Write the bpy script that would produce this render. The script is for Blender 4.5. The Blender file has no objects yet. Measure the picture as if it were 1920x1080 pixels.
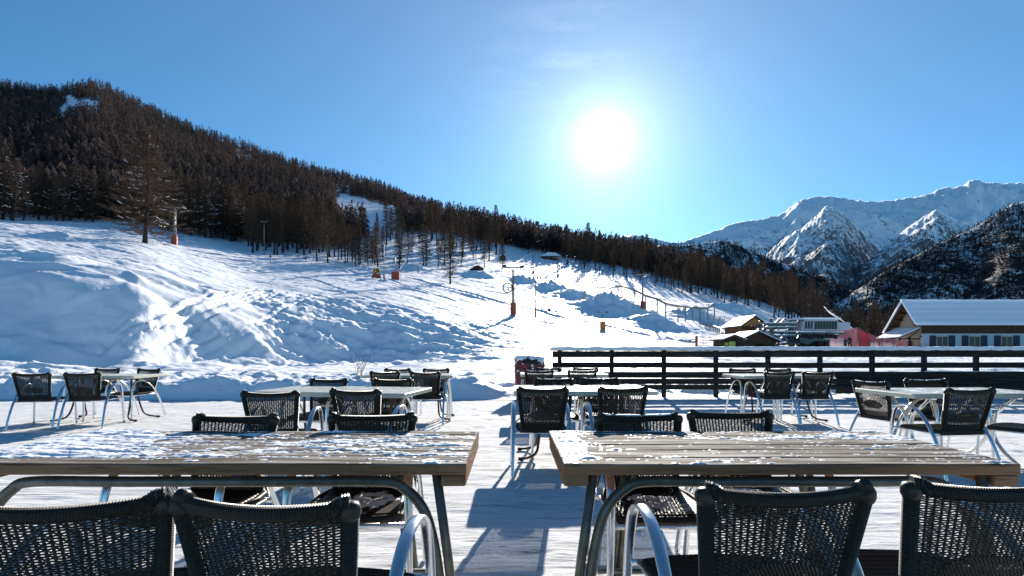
import bpy, math, random
import numpy as np
from mathutils import Vector, Matrix

# ------------------------------------------------------------------ camera, sky, sun
sc = bpy.context.scene
COL = sc.collection
CAM_H, F, HX, HY = 1.2, 960.0, 960.0, 653.0      # eye height, focal length and horizon of the 1920x1080 picture
cam_d = bpy.data.cameras.new("camera"); cam = bpy.data.objects.new("camera", cam_d); COL.objects.link(cam)
cam.location = (0, 0, CAM_H); cam.rotation_euler = (math.pi / 2, 0, 0)
cam_d.lens = 18; cam_d.sensor_width = 36; cam_d.shift_y = (HY - 540) / 1920
cam_d.clip_start = 0.05; cam_d.clip_end = 30000
sc.camera = cam

SUN = Vector((0.180, 1.0, 0.407)).normalized()
SUN_EL = math.asin(SUN.z); SUN_AZ = math.atan2(SUN.x, SUN.y)
sl = bpy.data.lights.new("sun", 'SUN'); so = bpy.data.objects.new("sun", sl); COL.objects.link(so)
so.rotation_euler = (-SUN).to_track_quat('-Z', 'Y').to_euler(); so.location = (20, 60, 60)
sl.energy = 5.0; sl.angle = math.radians(0.5); sl.color = (1.0, 0.93, 0.83)

sc.view_settings.view_transform = 'Standard'; sc.view_settings.look = 'None'
sc.view_settings.exposure = 1.0; sc.view_settings.gamma = 1.0
sc.view_settings.use_curve_mapping = False
try:
    sc.cycles.max_bounces = 6; sc.cycles.transparent_max_bounces = 8; sc.cycles.use_denoising = True
    sc.cycles.sample_clamp_indirect = 6.0
except Exception: pass

world = bpy.data.worlds.new("World"); sc.world = world; world.use_nodes = True
def build_world():
    nt = world.node_tree; N = nt.nodes; L = nt.links; N.clear()
    out = N.new('ShaderNodeOutputWorld'); bg = N.new('ShaderNodeBackground')
    sky = N.new('ShaderNodeTexSky'); sky.sky_type = 'NISHITA'; sky.sun_disc = False
    sky.sun_elevation = SUN_EL; sky.sun_rotation = SUN_AZ; sky.altitude = 1800
    sky.air_density = 0.9; sky.dust_density = 0.5; sky.ozone_density = 3.0
    hs = N.new('ShaderNodeHueSaturation'); hs.inputs['Saturation'].default_value = 1.10; hs.inputs['Value'].default_value = 1.0
    tint = N.new('ShaderNodeMix'); tint.data_type = 'RGBA'; tint.blend_type = 'MULTIPLY'; tint.inputs[0].default_value = 1.0; tint.inputs[7].default_value = (0.62, 1.02, 1.10, 1)
    L.new(sky.outputs[0], tint.inputs[6]); L.new(tint.outputs[2], hs.inputs['Color'])
    geo = N.new('ShaderNodeTexCoord')
    def math_(op, a, b=None, c=None):
        m = N.new('ShaderNodeMath'); m.operation = op
        for i, v in enumerate((a, b, c)):
            if v is None: continue
            if isinstance(v, (int, float)): m.inputs[i].default_value = v
            else: L.new(v, m.inputs[i])
        return m.outputs[0]
    nrm = N.new('ShaderNodeVectorMath'); nrm.operation = 'NORMALIZE'; L.new(geo.outputs['Generated'], nrm.inputs[0])
    dot = N.new('ShaderNodeVectorMath'); dot.operation = 'DOT_PRODUCT'
    L.new(nrm.outputs[0], dot.inputs[0]); dot.inputs[1].default_value = SUN
    ang = math_('ARCCOSINE', math_('MINIMUM', dot.outputs['Value'], 0.999999))       # radians from the sun
    core = math_('MULTIPLY', math_('POWER', 2.718, math_('MULTIPLY', math_('MULTIPLY', ang, ang), -1 / (0.025 ** 2))), 30.0)
    halo = math_('MULTIPLY', math_('POWER', 2.718, math_('MULTIPLY', ang, -1 / 0.052)), 9.0)
    wide = math_('MULTIPLY', math_('POWER', 2.718, math_('MULTIPLY', ang, -1 / 0.50)), 2.0)
    glow = math_('ADD', math_('ADD', core, halo), wide)
    # thin cirrus up-left of the sun and low cloud on the far ridge
    mp = N.new('ShaderNodeMapping'); L.new(nrm.outputs[0], mp.inputs[0])
    mp.inputs['Rotation'].default_value = (0, 0.25, 0); mp.inputs['Scale'].default_value = (5, 5, 22)
    nz = N.new('ShaderNodeTexNoise'); nz.inputs['Scale'].default_value = 1.6; nz.inputs['Detail'].default_value = 7; nz.inputs['Roughness'].default_value = 0.62
    L.new(mp.outputs[0], nz.inputs['Vector'])
    rmp = N.new('ShaderNodeMapRange'); rmp.inputs[1].default_value = 0.46; rmp.inputs[2].default_value = 0.75
    L.new(nz.outputs['Fac'], rmp.inputs[0])
    def spot(px, py, r):
        v = Vector(((px - HX) / F, 1.0, (HY - py) / F)).normalized()
        d = N.new('ShaderNodeVectorMath'); d.operation = 'DOT_PRODUCT'; L.new(nrm.outputs[0], d.inputs[0]); d.inputs[1].default_value = v
        a = math_('ARCCOSINE', math_('MINIMUM', d.outputs['Value'], 0.999999))
        return math_('POWER', 2.718, math_('MULTIPLY', math_('MULTIPLY', a, a), -1 / r ** 2))
    c1 = math_('MULTIPLY', math_('MULTIPLY', spot(1060, 110, 0.11), rmp.outputs[0]), 1.1)
    cl = math_('ADD', c1, 0.0)
    tot = math_('ADD', glow, cl)
    comb = N.new('ShaderNodeMix'); comb.data_type = 'RGBA'; comb.blend_type = 'ADD'; comb.inputs[0].default_value = 1.0
    sc_ = N.new('ShaderNodeMix'); sc_.data_type = 'RGBA'; sc_.blend_type = 'MULTIPLY'; sc_.inputs[0].default_value = 1.0
    sc_.inputs[6].default_value = (1.0, 0.99, 0.97, 1)
    cc = N.new('ShaderNodeCombineColor')
    for i in range(3): L.new(tot, cc.inputs[i])
    L.new(cc.outputs[0], sc_.inputs[7])
    L.new(hs.outputs[0], comb.inputs[6]); L.new(sc_.outputs[2], comb.inputs[7])
    L.new(comb.outputs[2], bg.inputs['Color']); bg.inputs['Strength'].default_value = 0.066
    L.new(bg.outputs[0], out.inputs[0])
build_world()

# ------------------------------------------------------------------ numeric noise
def _hash(ix, iy, seed):
    h = (ix.astype(np.int64) * 374761393 + iy.astype(np.int64) * 668265263 + seed * 1442695041) & 0xffffffff
    h = ((h ^ (h >> 13)) * 1274126177) & 0xffffffff
    return ((h ^ (h >> 16)) & 0xffff) / 65535.0
def pn(x, y, seed=0):
    x = np.asarray(x, float); y = np.asarray(y, float)
    ix, iy = np.floor(x), np.floor(y); fx, fy = x - ix, y - iy
    def g(dx, dy):
        a = _hash(ix + dx, iy + dy, seed) * 2 * np.pi
        return np.cos(a) * (fx - dx) + np.sin(a) * (fy - dy)
    sx = fx * fx * fx * (fx * (fx * 6 - 15) + 10); sy = fy * fy * fy * (fy * (fy * 6 - 15) + 10)
    a = g(0, 0) * (1 - sx) + g(1, 0) * sx; b = g(0, 1) * (1 - sx) + g(1, 1) * sx
    return (a * (1 - sy) + b * sy) * 1.5
def fbm(x, y, seed=0, octv=4, gain=0.5):
    s = 0; a = 1
    for o in range(octv):
        s = s + a * pn(x * 2 ** o + 17.3 * o, y * 2 ** o - 9.1 * o, seed + o * 7); a *= gain
    return s
def ridged(x, y, seed=0, octv=4):
    s = 0; a = 1
    for o in range(octv):
        s = s + a * (1 - np.abs(pn(x * 2 ** o + 5.1 * o, y * 2 ** o + 3.7 * o, seed + o * 5)) * 2); a *= 0.5
    return s
def sstep(a, b, x):
    t = np.clip((x - a) / (b - a), 0, 1); return t * t * (3 - 2 * t)

# ------------------------------------------------------------------ mesh helpers
def mesh_np(name, v, f, mat=None, smooth=True, attr=None):
    v = np.asarray(v, np.float32); f = np.asarray(f, np.int32); k = f.shape[1]
    me = bpy.data.meshes.new(name)
    me.vertices.add(len(v)); me.vertices.foreach_set('co', v.ravel())
    me.loops.add(f.size); me.loops.foreach_set('vertex_index', f.ravel())
    me.polygons.add(len(f)); me.polygons.foreach_set('loop_start', np.arange(0, f.size, k, dtype=np.int32))
    if smooth: me.polygons.foreach_set('use_smooth', np.ones(len(f), bool))
    if attr:
        for an, av in attr.items():
            at = me.attributes.new(an, 'FLOAT', 'POINT'); at.data.foreach_set('value', np.asarray(av, np.float32))
    me.update(calc_edges=True); me.validate()
    if mat: me.materials.append(mat)
    return me
def catmull(P, k=6):
    P = [Vector(p) for p in P]; out = []
    for i in range(len(P) - 1):
        p0 = P[i - 1] if i else P[0] * 2 - P[1]; p1, p2 = P[i], P[i + 1]
        p3 = P[i + 2] if i + 2 < len(P) else P[-1] * 2 - P[-2]
        for j in range(k):
            t = j / k
            out.append(0.5 * ((2 * p1) + (-p0 + p2) * t + (2 * p0 - 5 * p1 + 4 * p2 - p3) * t * t + (-p0 + 3 * p1 - 3 * p2 + p3) * t ** 3))
    out.append(P[-1]); return out
class MB:
    def __init__(s): s.v = []; s.f = []
    def box(s, c, d, rz=0, taper=1.0):
        """box centred at c, full sizes d"""
        n = len(s.v); cx, cy, cz = c; a, b, h = d[0] / 2, d[1] / 2, d[2] / 2
        for k, (sx, sy, sz) in enumerate([(-1,-1,-1),(1,-1,-1),(1,1,-1),(-1,1,-1),(-1,-1,1),(1,-1,1),(1,1,1),(-1,1,1)]):
            t = taper if sz > 0 else 1
            x, y = a * sx * t, b * sy * t
            s.v.append((cx + x * math.cos(rz) - y * math.sin(rz), cy + x * math.sin(rz) + y * math.cos(rz), cz + h * sz))
        s.f += [tuple(n + i for i in q) for q in [(0,3,2,1),(4,5,6,7),(0,1,5,4),(1,2,6,5),(2,3,7,6),(3,0,4,7)]]; return s
    def slab(s, c, d, r=0.02, ch=0.004, n=3):
        """board with rounded vertical corners r and chamfered edges ch, centred"""
        a, b, h = d[0] / 2, d[1] / 2, d[2] / 2; ring = []
        for qx, qy, a0 in ((1, 1, 0), (-1, 1, 90), (-1, -1, 180), (1, -1, 270)):
            for k in range(n + 1):
                an = math.radians(a0 + 90 * k / n); ring.append((qx * (a - r), qy * (b - r), math.cos(an), math.sin(an)))
        m = len(ring); o = len(s.v)
        for z, rr in ((-h, r - ch), (-h + ch, r), (h - ch, r), (h, r - ch)):
            for (x, y, cx, cy) in ring: s.v.append((c[0] + x + cx * rr, c[1] + y + cy * rr, c[2] + z))
        for L in range(3):
            for i in range(m): j = (i + 1) % m; s.f.append((o + L * m + i, o + L * m + j, o + (L + 1) * m + j, o + (L + 1) * m + i))
        s.f.append(tuple(o + i for i in reversed(range(m)))); s.f.append(tuple(o + 3 * m + i for i in range(m))); return s
    def sweep(s, pts, a, b=None, side=(1, 0, 0), n=8, caps=True):
        pts = [Vector(p) for p in pts]; b = a if b is None else b; o = len(s.v); S = Vector(side)
        m = len(pts)
        for i, p in enumerate(pts):
            t = (pts[min(i + 1, m - 1)] - pts[max(i - 1, 0)]).normalized()
            sp = S - t * S.dot(t)
            if sp.length < 1e-4: sp = t.orthogonal()
            sp.normalize(); nn = t.cross(sp)
            ra = a[i] if hasattr(a, '__len__') else a; rb = b[i] if hasattr(b, '__len__') else b
            for k in range(n):
                an = 2 * math.pi * k / n; s.v.append(tuple(p + sp * (math.cos(an) * ra) + nn * (math.sin(an) * rb)))
        for i in range(m - 1):
            for k in range(n):
                j = (k + 1) % n; s.f.append((o + i * n + k, o + i * n + j, o + (i + 1) * n + j, o + (i + 1) * n + k))
        if caps: s.f.append(tuple(o + k for k in reversed(range(n)))); s.f.append(tuple(o + (m - 1) * n + k for k in range(n)))
        return s
    def bar(s, p, q, r, n=6, side=(0.3, 0.1, 0.9)): return s.sweep([p, q], r, None, side, n)
    def beam(s, p, q, w, h): return s.sweep([p, q], w / 2 * 1.414, h / 2 * 1.414, (0, 0, 1), 4) if False else s.sweep4(p, q, w, h)
    def sweep4(s, p, q, w, h):
        p, q = Vector(p), Vector(q); t = (q - p).normalized(); up = Vector((0, 0, 1))
        if abs(t.z) > 0.95: up = Vector((0, 1, 0))
        sd = t.cross(up).normalized(); u2 = sd.cross(t); o = len(s.v)
        for e in (p, q):
            for (i, j) in ((-1, -1), (1, -1), (1, 1), (-1, 1)): s.v.append(tuple(e + sd * (i * w / 2) + u2 * (j * h / 2)))
        s.f += [tuple(o + i for i in g) for g in [(0,3,2,1),(4,5,6,7),(0,1,5,4),(1,2,6,5),(2,3,7,6),(3,0,4,7)]]; return s
    def ring(s, c, R, r, axis='y', n=20, m=5):
        P = []
        for k in range(n + 1):
            a = 2 * math.pi * k / n; e = (math.cos(a) * R, math.sin(a) * R)
            P.append((c[0] + e[0], c[1], c[2] + e[1]) if axis == 'y' else ((c[0] + e[0], c[1] + e[1], c[2]) if axis == 'z' else (c[0], c[1] + e[0], c[2] + e[1])))
        return s.sweep(P, r, None, {'y': (0, 1, 0), 'z': (0, 0, 1), 'x': (1, 0, 0)}[axis], m, caps=False)
    def lathe(s, prof, c=(0, 0, 0), n=16):
        o = len(s.v)
        for (r, z) in prof:
            for k in range(n): a = 2 * math.pi * k / n; s.v.append((c[0] + r * math.cos(a), c[1] + r * math.sin(a), c[2] + z))
        for i in range(len(prof) - 1):
            for k in range(n): j = (k + 1) % n; s.f.append((o + i * n + k, o + i * n + j, o + (i + 1) * n + j, o + (i + 1) * n + k))
        s.f.append(tuple(o + k for k in reversed(range(n)))); s.f.append(tuple(o + (len(prof) - 1) * n + k for k in range(n))); return s
    def prism(s, poly, y0, y1):
        """polygon in x,z extruded along y"""
        o = len(s.v); n = len(poly)
        for y in (y0, y1):
            for (x, z) in poly: s.v.append((x, y, z))
        s.f.append(tuple(range(o, o + n))); s.f.append(tuple(reversed(range(o + n, o + 2 * n))))
        for i in range(n): j = (i + 1) % n; s.f.append((o + j, o + i, o + n + i, o + n + j))
        return s
    def mesh(s, name, mat, smooth=False):
        me = bpy.data.meshes.new(name); me.from_pydata(s.v, [], s.f)
        if smooth: me.polygons.foreach_set('use_smooth', np.ones(len(me.polygons), bool))
        me.update()
        if mat: me.materials.append(mat)
        return me
def link(name, me, parent=None, loc=None):
    o = bpy.data.objects.new(name, me); COL.objects.link(o)
    if parent: o.parent = parent
    if loc: o.location = loc
    return o
def part(name, mb, mat, parent, smooth=False): return link(name, mb.mesh(name, mat, smooth), parent)
def tag(o, label=None, cat=None, group=None, kind=None):
    if label: o['label'] = label
    if cat: o['category'] = cat
    if group: o['group'] = group
    if kind: o['kind'] = kind
    return o
def thing(name, label, cat, loc=(0, 0, 0), rz=0, group=None):
    o = bpy.data.objects.new(name, None); COL.objects.link(o); o.location = loc; o.rotation_euler = (0, 0, rz)
    o.empty_display_size = 0.2
    return tag(o, label, cat, group)
def copy_tree(o, parent=None):
    c = o.copy(); COL.objects.link(c); c.parent = parent
    for ch in list(o.children): copy_tree(ch, c)
    return c
def bevel(o, w=0.004, seg=2):
    m = o.modifiers.new('bevel', 'BEVEL'); m.width = w; m.segments = seg; m.limit_method = 'ANGLE'; return o

# ------------------------------------------------------------------ materials
class NT:
    def __init__(s, name):
        s.m = bpy.data.materials.new(name); s.m.use_nodes = True; s.t = s.m.node_tree; s.N = s.t.nodes; s.L = s.t.links
        s.b = s.N['Principled BSDF']; s.co = s.N.new('ShaderNodeTexCoord')
    def put(s, sock, v):
        if isinstance(v, bpy.types.NodeSocket): s.L.new(v, sock)
        elif isinstance(v, tuple) and len(v) == 3 and sock.type == 'RGBA': sock.default_value = (*v, 1)
        else: sock.default_value = v
    def set(s, **k):
        nm = dict(color='Base Color', rough='Roughness', metal='Metallic', spec='Specular IOR Level', normal='Normal', sub='Subsurface Weight', alpha='Alpha', sheen='Sheen Weight', coat='Coat Weight', trans='Transmission Weight')
        for a, v in k.items(): s.put(s.b.inputs[nm[a]], v)
        return s
    def noise(s, scale=5, detail=4, rough=0.5, vec=None, mscale=(1, 1, 1), dist=0, coord='Object', rot=(0, 0, 0)):
        mp = s.N.new('ShaderNodeMapping'); s.L.new(vec if vec is not None else s.co.outputs[coord], mp.inputs[0])
        mp.inputs['Scale'].default_value = mscale; mp.inputs['Rotation'].default_value = rot
        n = s.N.new('ShaderNodeTexNoise'); s.L.new(mp.outputs[0], n.inputs['Vector'])
        n.inputs['Scale'].default_value = scale; n.inputs['Detail'].default_value = detail; n.inputs['Roughness'].default_value = rough; n.inputs['Distortion'].default_value = dist
        return n.outputs['Fac']
    def ramp(s, fac, stops):
        r = s.N.new('ShaderNodeValToRGB'); s.L.new(fac, r.inputs[0]); e = r.color_ramp.elements
        while len(e) < len(stops): e.new(0.5)
        for i, (p, c) in enumerate(stops):
            e[i].position = p; e[i].color = (*c, 1) if isinstance(c, tuple) else (c, c, c, 1)
        return r.outputs[0]
    def mix(s, f, a, b, mode='MIX'):
        m = s.N.new('ShaderNodeMix'); m.data_type = 'RGBA'; m.blend_type = mode
        s.put(m.inputs[0], f); s.put(m.inputs[6], a); s.put(m.inputs[7], b); return m.outputs[2]
    def math(s, op, a, b=0.0):
        m = s.N.new('ShaderNodeMath'); m.operation = op; s.put(m.inputs[0], a); s.put(m.inputs[1], b); return m.outputs[0]
    def mapr(s, x, a, b, c=0.0, d=1.0):
        m = s.N.new('ShaderNodeMapRange'); s.put(m.inputs[0], x)
        for i, v in enumerate((a, b, c, d)): m.inputs[i + 1].default_value = v
        return m.outputs[0]
    def bump(s, h, strength=0.3, dist=0.01, normal=None):
        b = s.N.new('ShaderNodeBump'); b.inputs['Strength'].default_value = strength; b.inputs['Distance'].default_value = dist
        s.L.new(h, b.inputs['Height'])
        if normal is not None: s.L.new(normal, b.inputs['Normal'])
        return b.outputs[0]
    def attr(s, name):
        a = s.N.new('ShaderNodeAttribute'); a.attribute_name = name; return a.outputs['Fac']
    def backlit(s, color, f):
        tr = s.N.new('ShaderNodeBsdfTranslucent'); mx = s.N.new('ShaderNodeMixShader'); s.put(tr.inputs[0], color); mx.inputs[0].default_value = f
        s.L.new(s.b.outputs[0], mx.inputs[1]); s.L.new(tr.outputs[0], mx.inputs[2]); s.L.new(mx.outputs[0], s.N['Material Output'].inputs[0]); return s
    def rand(s):
        return s.N.new('ShaderNodeObjectInfo').outputs['Random']
SNOW = (0.88, 0.90, 0.93)
def m_snow(name='snow', bscale=8, bdist=0.03, bstr=0.5, base=SNOW):
    t = NT(name); n1 = t.noise(bscale, 6, 0.6); n2 = t.noise(bscale * 9, 3, 0.5)
    t.set(color=t.mix(t.noise(bscale * 0.3, 4), tuple(c * 0.95 for c in base), base), rough=0.55, spec=0.35)
    t.set(normal=t.bump(n1, bstr, bdist, t.bump(n2, bstr * 0.5, bdist * 0.15))); return t.m
M = {}
M['snow'] = m_snow()
M['snow_cap'] = m_snow('snow_cap', 14, 0.012, 0.6)
def terrain_mat():
    t = NT('slope_snow')
    n1 = t.noise(0.8, 7, 0.62, mscale=(1, 1.6, 1)); n2 = t.noise(4.0, 5, 0.6, mscale=(1, 2.2, 1), rot=(0, 0, 0.5))
    under = t.mix(t.noise(0.05, 5, 0.6), (0.030, 0.022, 0.017), (0.060, 0.042, 0.030))
    patch = t.mapr(t.noise(0.035, 6, 0.65), 0.50, 0.62)
    under = t.mix(t.math('MULTIPLY', patch, 0.55), under, (0.55, 0.58, 0.62))
    col = t.mix(t.attr('forest'), t.mix(t.noise(0.3, 4), (0.78, 0.805, 0.85), (0.87, 0.885, 0.91)), under)
    t.set(color=col, rough=0.55, spec=0.16)
    t.set(normal=t.bump(n1, 0.55, 0.16, t.bump(n2, 0.45, 0.045))); return t.m
M['terrain'] = terrain_mat()
def terrace_mat():
    t = NT('trampled_snow')
    st = t.noise(1.0, 8, 0.72, mscale=(1.6, 13, 1)); st2 = t.noise(1.0, 6, 0.65, mscale=(5, 40, 1)); big = t.noise(0.6, 4, 0.55, mscale=(1, 2, 1)); gr = t.noise(60, 3, 0.6)
    wv = t.N.new('ShaderNodeTexWave'); wv.bands_direction = 'Y'; wv.inputs['Scale'].default_value = 1.12; wv.inputs['Distortion'].default_value = 0.5; wv.inputs['Detail'].default_value = 3; wv.inputs['Detail Scale'].default_value = 1.2
    t.L.new(t.co.outputs['Object'], wv.inputs[0])
    seam = t.math('MULTIPLY', t.mapr(wv.outputs['Fac'], 0.0, 0.10, 1.0, 0.0), t.mapr(t.noise(0.9, 4, 0.6, mscale=(0.7, 3, 1)), 0.48, 0.6))
    col = t.ramp(st, [(0.28, (0.30, 0.29, 0.275)), (0.38, (0.54, 0.54, 0.54)), (0.48, (0.68, 0.685, 0.70)), (0.8, (0.77, 0.78, 0.80))])
    col = t.mix(t.mapr(big, 0.35, 0.65, 0.22, 0.0), col, (0.50, 0.50, 0.50))
    crack = t.math('MULTIPLY', t.mapr(st2, 0.56, 0.64), t.mapr(big, 0.38, 0.56))
    col = t.mix(t.math('MULTIPLY', crack, 0.75), col, (0.16, 0.145, 0.13))
    col = t.mix(t.math('MULTIPLY', seam, 0.55), col, (0.20, 0.18, 0.16))
    t.set(color=col, rough=0.85, spec=0.08)
    h = t.math('ADD', st, t.math('MULTIPLY', st2, 0.5)); h = t.math('SUBTRACT', h, t.math('MULTIPLY', seam, 0.3))
    t.set(normal=t.bump(h, 0.7, 0.022, t.bump(gr, 0.4, 0.003))); return t.m
M['terrace'] = terrace_mat()
def wood_mat(name, lo, mid, hi, brown, bump=1.0, bleached=False):
    t = NT(name)
    oi = t.rand(); vm = t.N.new('ShaderNodeVectorMath'); vm.operation = 'ADD'; cb = t.N.new('ShaderNodeCombineXYZ')
    t.L.new(t.math('MULTIPLY', oi, 37.0), cb.inputs[0]); t.L.new(t.math('MULTIPLY', oi, 11.0), cb.inputs[2])
    t.L.new(t.co.outputs['Object'], vm.inputs[0]); t.L.new(cb.outputs[0], vm.inputs[1]); v = vm.outputs[0]
    g1 = t.noise(1.0, 8, 0.7, vec=v, mscale=(1.5, 28, 28), dist=0.5); g2 = t.noise(1.0, 5, 0.65, vec=v, mscale=(3, 60, 60), dist=0.3); b = t.noise(1.0, 4, 0.6, vec=v, mscale=(1.4, 7, 7), dist=0.6)
    col = t.ramp(g1, [(0.43, lo), (0.485, mid), (0.55, hi)])
    col = t.mix(t.mapr(b, 0.45, 0.7, 0.0, 0.65), col, brown)
    g3 = t.noise(1.0, 7, 0.75, vec=v, mscale=(0.8, 17, 17), dist=0.8)
    col = t.mix(t.mapr(g3, 0.50, 0.57, 0.0, 0.72), col, tuple(c * 1.3 for c in lo)); col = t.mix(t.mapr(g3, 0.44, 0.36, 0.0, 0.5), col, tuple(min(1, c * 1.25) for c in hi))
    crk = t.mapr(g2, 0.56, 0.64)
    ck = t.math('MULTIPLY', crk, t.mapr(b, 0.36, 0.50)); col = t.mix(t.math('MULTIPLY', ck, 0.8), col, tuple(c * 0.25 for c in lo))
    col = t.mix(t.math('MULTIPLY', oi, 0.20), col, mid)
    if bleached:      # the sun has bleached the top faces; sides and undersides keep the old brown
        ge = t.N.new('ShaderNodeNewGeometry'); se = t.N.new('ShaderNodeSeparateXYZ'); t.L.new(ge.outputs['True Normal'], se.inputs[0])
        side = t.mapr(se.outputs[2], 0.5, 0.9, 1.0, 0.0)
        col = t.mix(side, col, t.mix(b, t.mix(g1, (0.07, 0.026, 0.012), (0.42, 0.20, 0.095)), (0.32, 0.20, 0.115)))
    t.set(color=col, rough=0.85, spec=0.10)
    t.set(normal=t.bump(t.math('SUBTRACT', g1, t.math('MULTIPLY', ck, 0.8)), 0.6 * bump, 0.004)); return t.m
M['wood'] = wood_mat('weathered_wood', (0.045, 0.034, 0.026), (0.185, 0.165, 0.145), (0.41, 0.385, 0.35), (0.17, 0.115, 0.08), 1.6, True)
M['edge_wood'] = M['wood']
M['dark_wood'] = wood_mat('dark_fence_wood', (0.018, 0.016, 0.014), (0.032, 0.028, 0.025), (0.055, 0.05, 0.045), (0.03, 0.02, 0.015))
M['brown_wood'] = wood_mat('brown_wood', (0.05, 0.028, 0.018), (0.10, 0.055, 0.032), (0.16, 0.09, 0.055), (0.12, 0.055, 0.03))
M['orange_wood'] = wood_mat('orange_wood', (0.22, 0.11, 0.04), (0.38, 0.20, 0.075), (0.50, 0.29, 0.12), (0.3, 0.15, 0.06))
def simple(name, color, rough=0.5, metal=0.0, spec=0.5, vary=0.15, scale=12, bump=0.0, bdist=0.003):
    t = NT(name); n = t.noise(scale, 5, 0.6)
    t.set(color=t.mix(t.mapr(n, 0.3, 0.7), tuple(c * (1 - vary) for c in color), tuple(min(1, c * (1 + vary)) for c in color)), metal=metal, spec=spec)
    t.set(rough=t.mapr(t.noise(scale * 2.3, 4, 0.6), 0.3, 0.7, max(0.02, rough - 0.07), min(1, rough + 0.1)))
    if bump: t.set(normal=t.bump(n, bump, bdist))
    return t.m
M['alu'] = simple('polished_aluminium', (0.80, 0.80, 0.80), 0.24, 0.95, vary=0.02, scale=4)
M['wicker'] = simple('dark_wicker', (0.026, 0.023, 0.017), 0.42, 0, 0.28, 0.35, 60)
M['pipe'] = simple('dull_steel_pipe', (0.13, 0.125, 0.10), 0.38, 0.6, vary=0.3, scale=18)
M['iron'] = simple('dark_red_iron', (0.055, 0.022, 0.018), 0.45, 0.0, 0.5, 0.3, 20)
M['top'] = simple('pale_laminate', (0.50, 0.52, 0.47), 0.30, 0, 0.5, 0.10, 6, 0.05)
M['cream'] = simple('cream_edge', (0.60, 0.58, 0.45), 0.4, 0, 0.4, 0.08, 10)
M['bark'] = simple('larch_bark', (0.045, 0.033, 0.026), 0.9, 0, 0.2, 0.35, 3, 0.6, 0.03)
def twig(name, a, b):
    t = NT(name); c = t.mix(t.noise(0.35, 3), t.mix(t.rand(), a, b), tuple((x + y) * 0.6 for x, y in zip(a, b))); t.set(color=c, rough=0.85, spec=0.1); t.backlit(c, 0.16); return t.m
M['twig'] = twig('larch_twigs', (0.040, 0.032, 0.026), (0.115, 0.070, 0.044))
def far_forest():
    t = NT('far_larches'); n = t.noise(0.012, 5, 0.6); n2 = t.noise(0.16, 2, 0.5)
    c = t.ramp(n, [(0.38, (0.046, 0.050, 0.048)), (0.48, (0.085, 0.062, 0.058)), (0.58, (0.12, 0.080, 0.072)), (0.70, (0.105, 0.084, 0.066))])
    c = t.mix(t.mapr(n2, 0.4, 0.65), c, (0.062, 0.048, 0.046)); t.set(color=c, rough=0.95, spec=0.05); t.backlit(c, 0.20); return t.m
M['far_forest'] = far_forest()
M['peak_trees'] = simple('distant_conifers', (0.030, 0.030, 0.032), 0.9, 0, 0.1, 0.5, 0.01)
M['red'] = simple('orange_red_pad', (0.30, 0.065, 0.035), 0.6, 0, 0.3, 0.15, 3)
M['orange'] = simple('orange_pad', (0.46, 0.16, 0.035), 0.6, 0, 0.3, 0.15, 3)
M['galv'] = simple('galvanised_steel', (0.20, 0.20, 0.19), 0.5, 0.4, vary=0.2, scale=3)
M['green_steel'] = simple('grey_green_steel', (0.065, 0.092, 0.082), 0.5, 0.2, vary=0.2, scale=2)
M['black'] = simple('black_rubber', (0.012, 0.012, 0.013), 0.7, 0, 0.4, 0.3, 5)
M['maroon'] = simple('maroon_plastic', (0.16, 0.018, 0.018), 0.45, 0, 0.5, 0.2, 6)
M['net'] = simple('red_netting', (0.75, 0.08, 0.09), 0.8, 0, 0.2, 0.2, 0.6)
M['net_faded'] = simple('faded_pink_netting', (0.60, 0.20, 0.20), 0.8, 0, 0.2, 0.2, 0.6)
M['plaster'] = simple('pale_plaster', (0.62, 0.59, 0.58), 0.9, 0, 0.2, 0.10, 1.2, 0.2, 0.02)
M['plaster_warm'] = simple('warm_gable_plaster', (0.36, 0.30, 0.23), 0.9, 0, 0.2, 0.2, 1.2, 0.2, 0.02)
M['shutter'] = simple('dark_blue_shutter', (0.018, 0.022, 0.04), 0.6)
M['glass'] = simple('window_glass', (0.015, 0.017, 0.022), 0.12, 0, 0.35, 0.3, 2)
M['frame'] = simple('pale_window_frame', (0.42, 0.36, 0.28), 0.6)
M['white'] = simple('white_panel', (0.36, 0.38, 0.42), 0.45)
M['yellow'] = simple('yellow_green_sign', (0.45, 0.50, 0.07), 0.5)
M['pink'] = simple('pink_sign', (0.45, 0.12, 0.35), 0.5)
M['blue_paint'] = simple('blue_violet_tarp', (0.12, 0.14, 0.42), 0.6)
M['cloth'] = simple('dark_ski_clothes', (0.02, 0.02, 0.03), 0.8)
M['weed'] = simple('dry_stalks', (0.09, 0.07, 0.045), 0.9)
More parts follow.
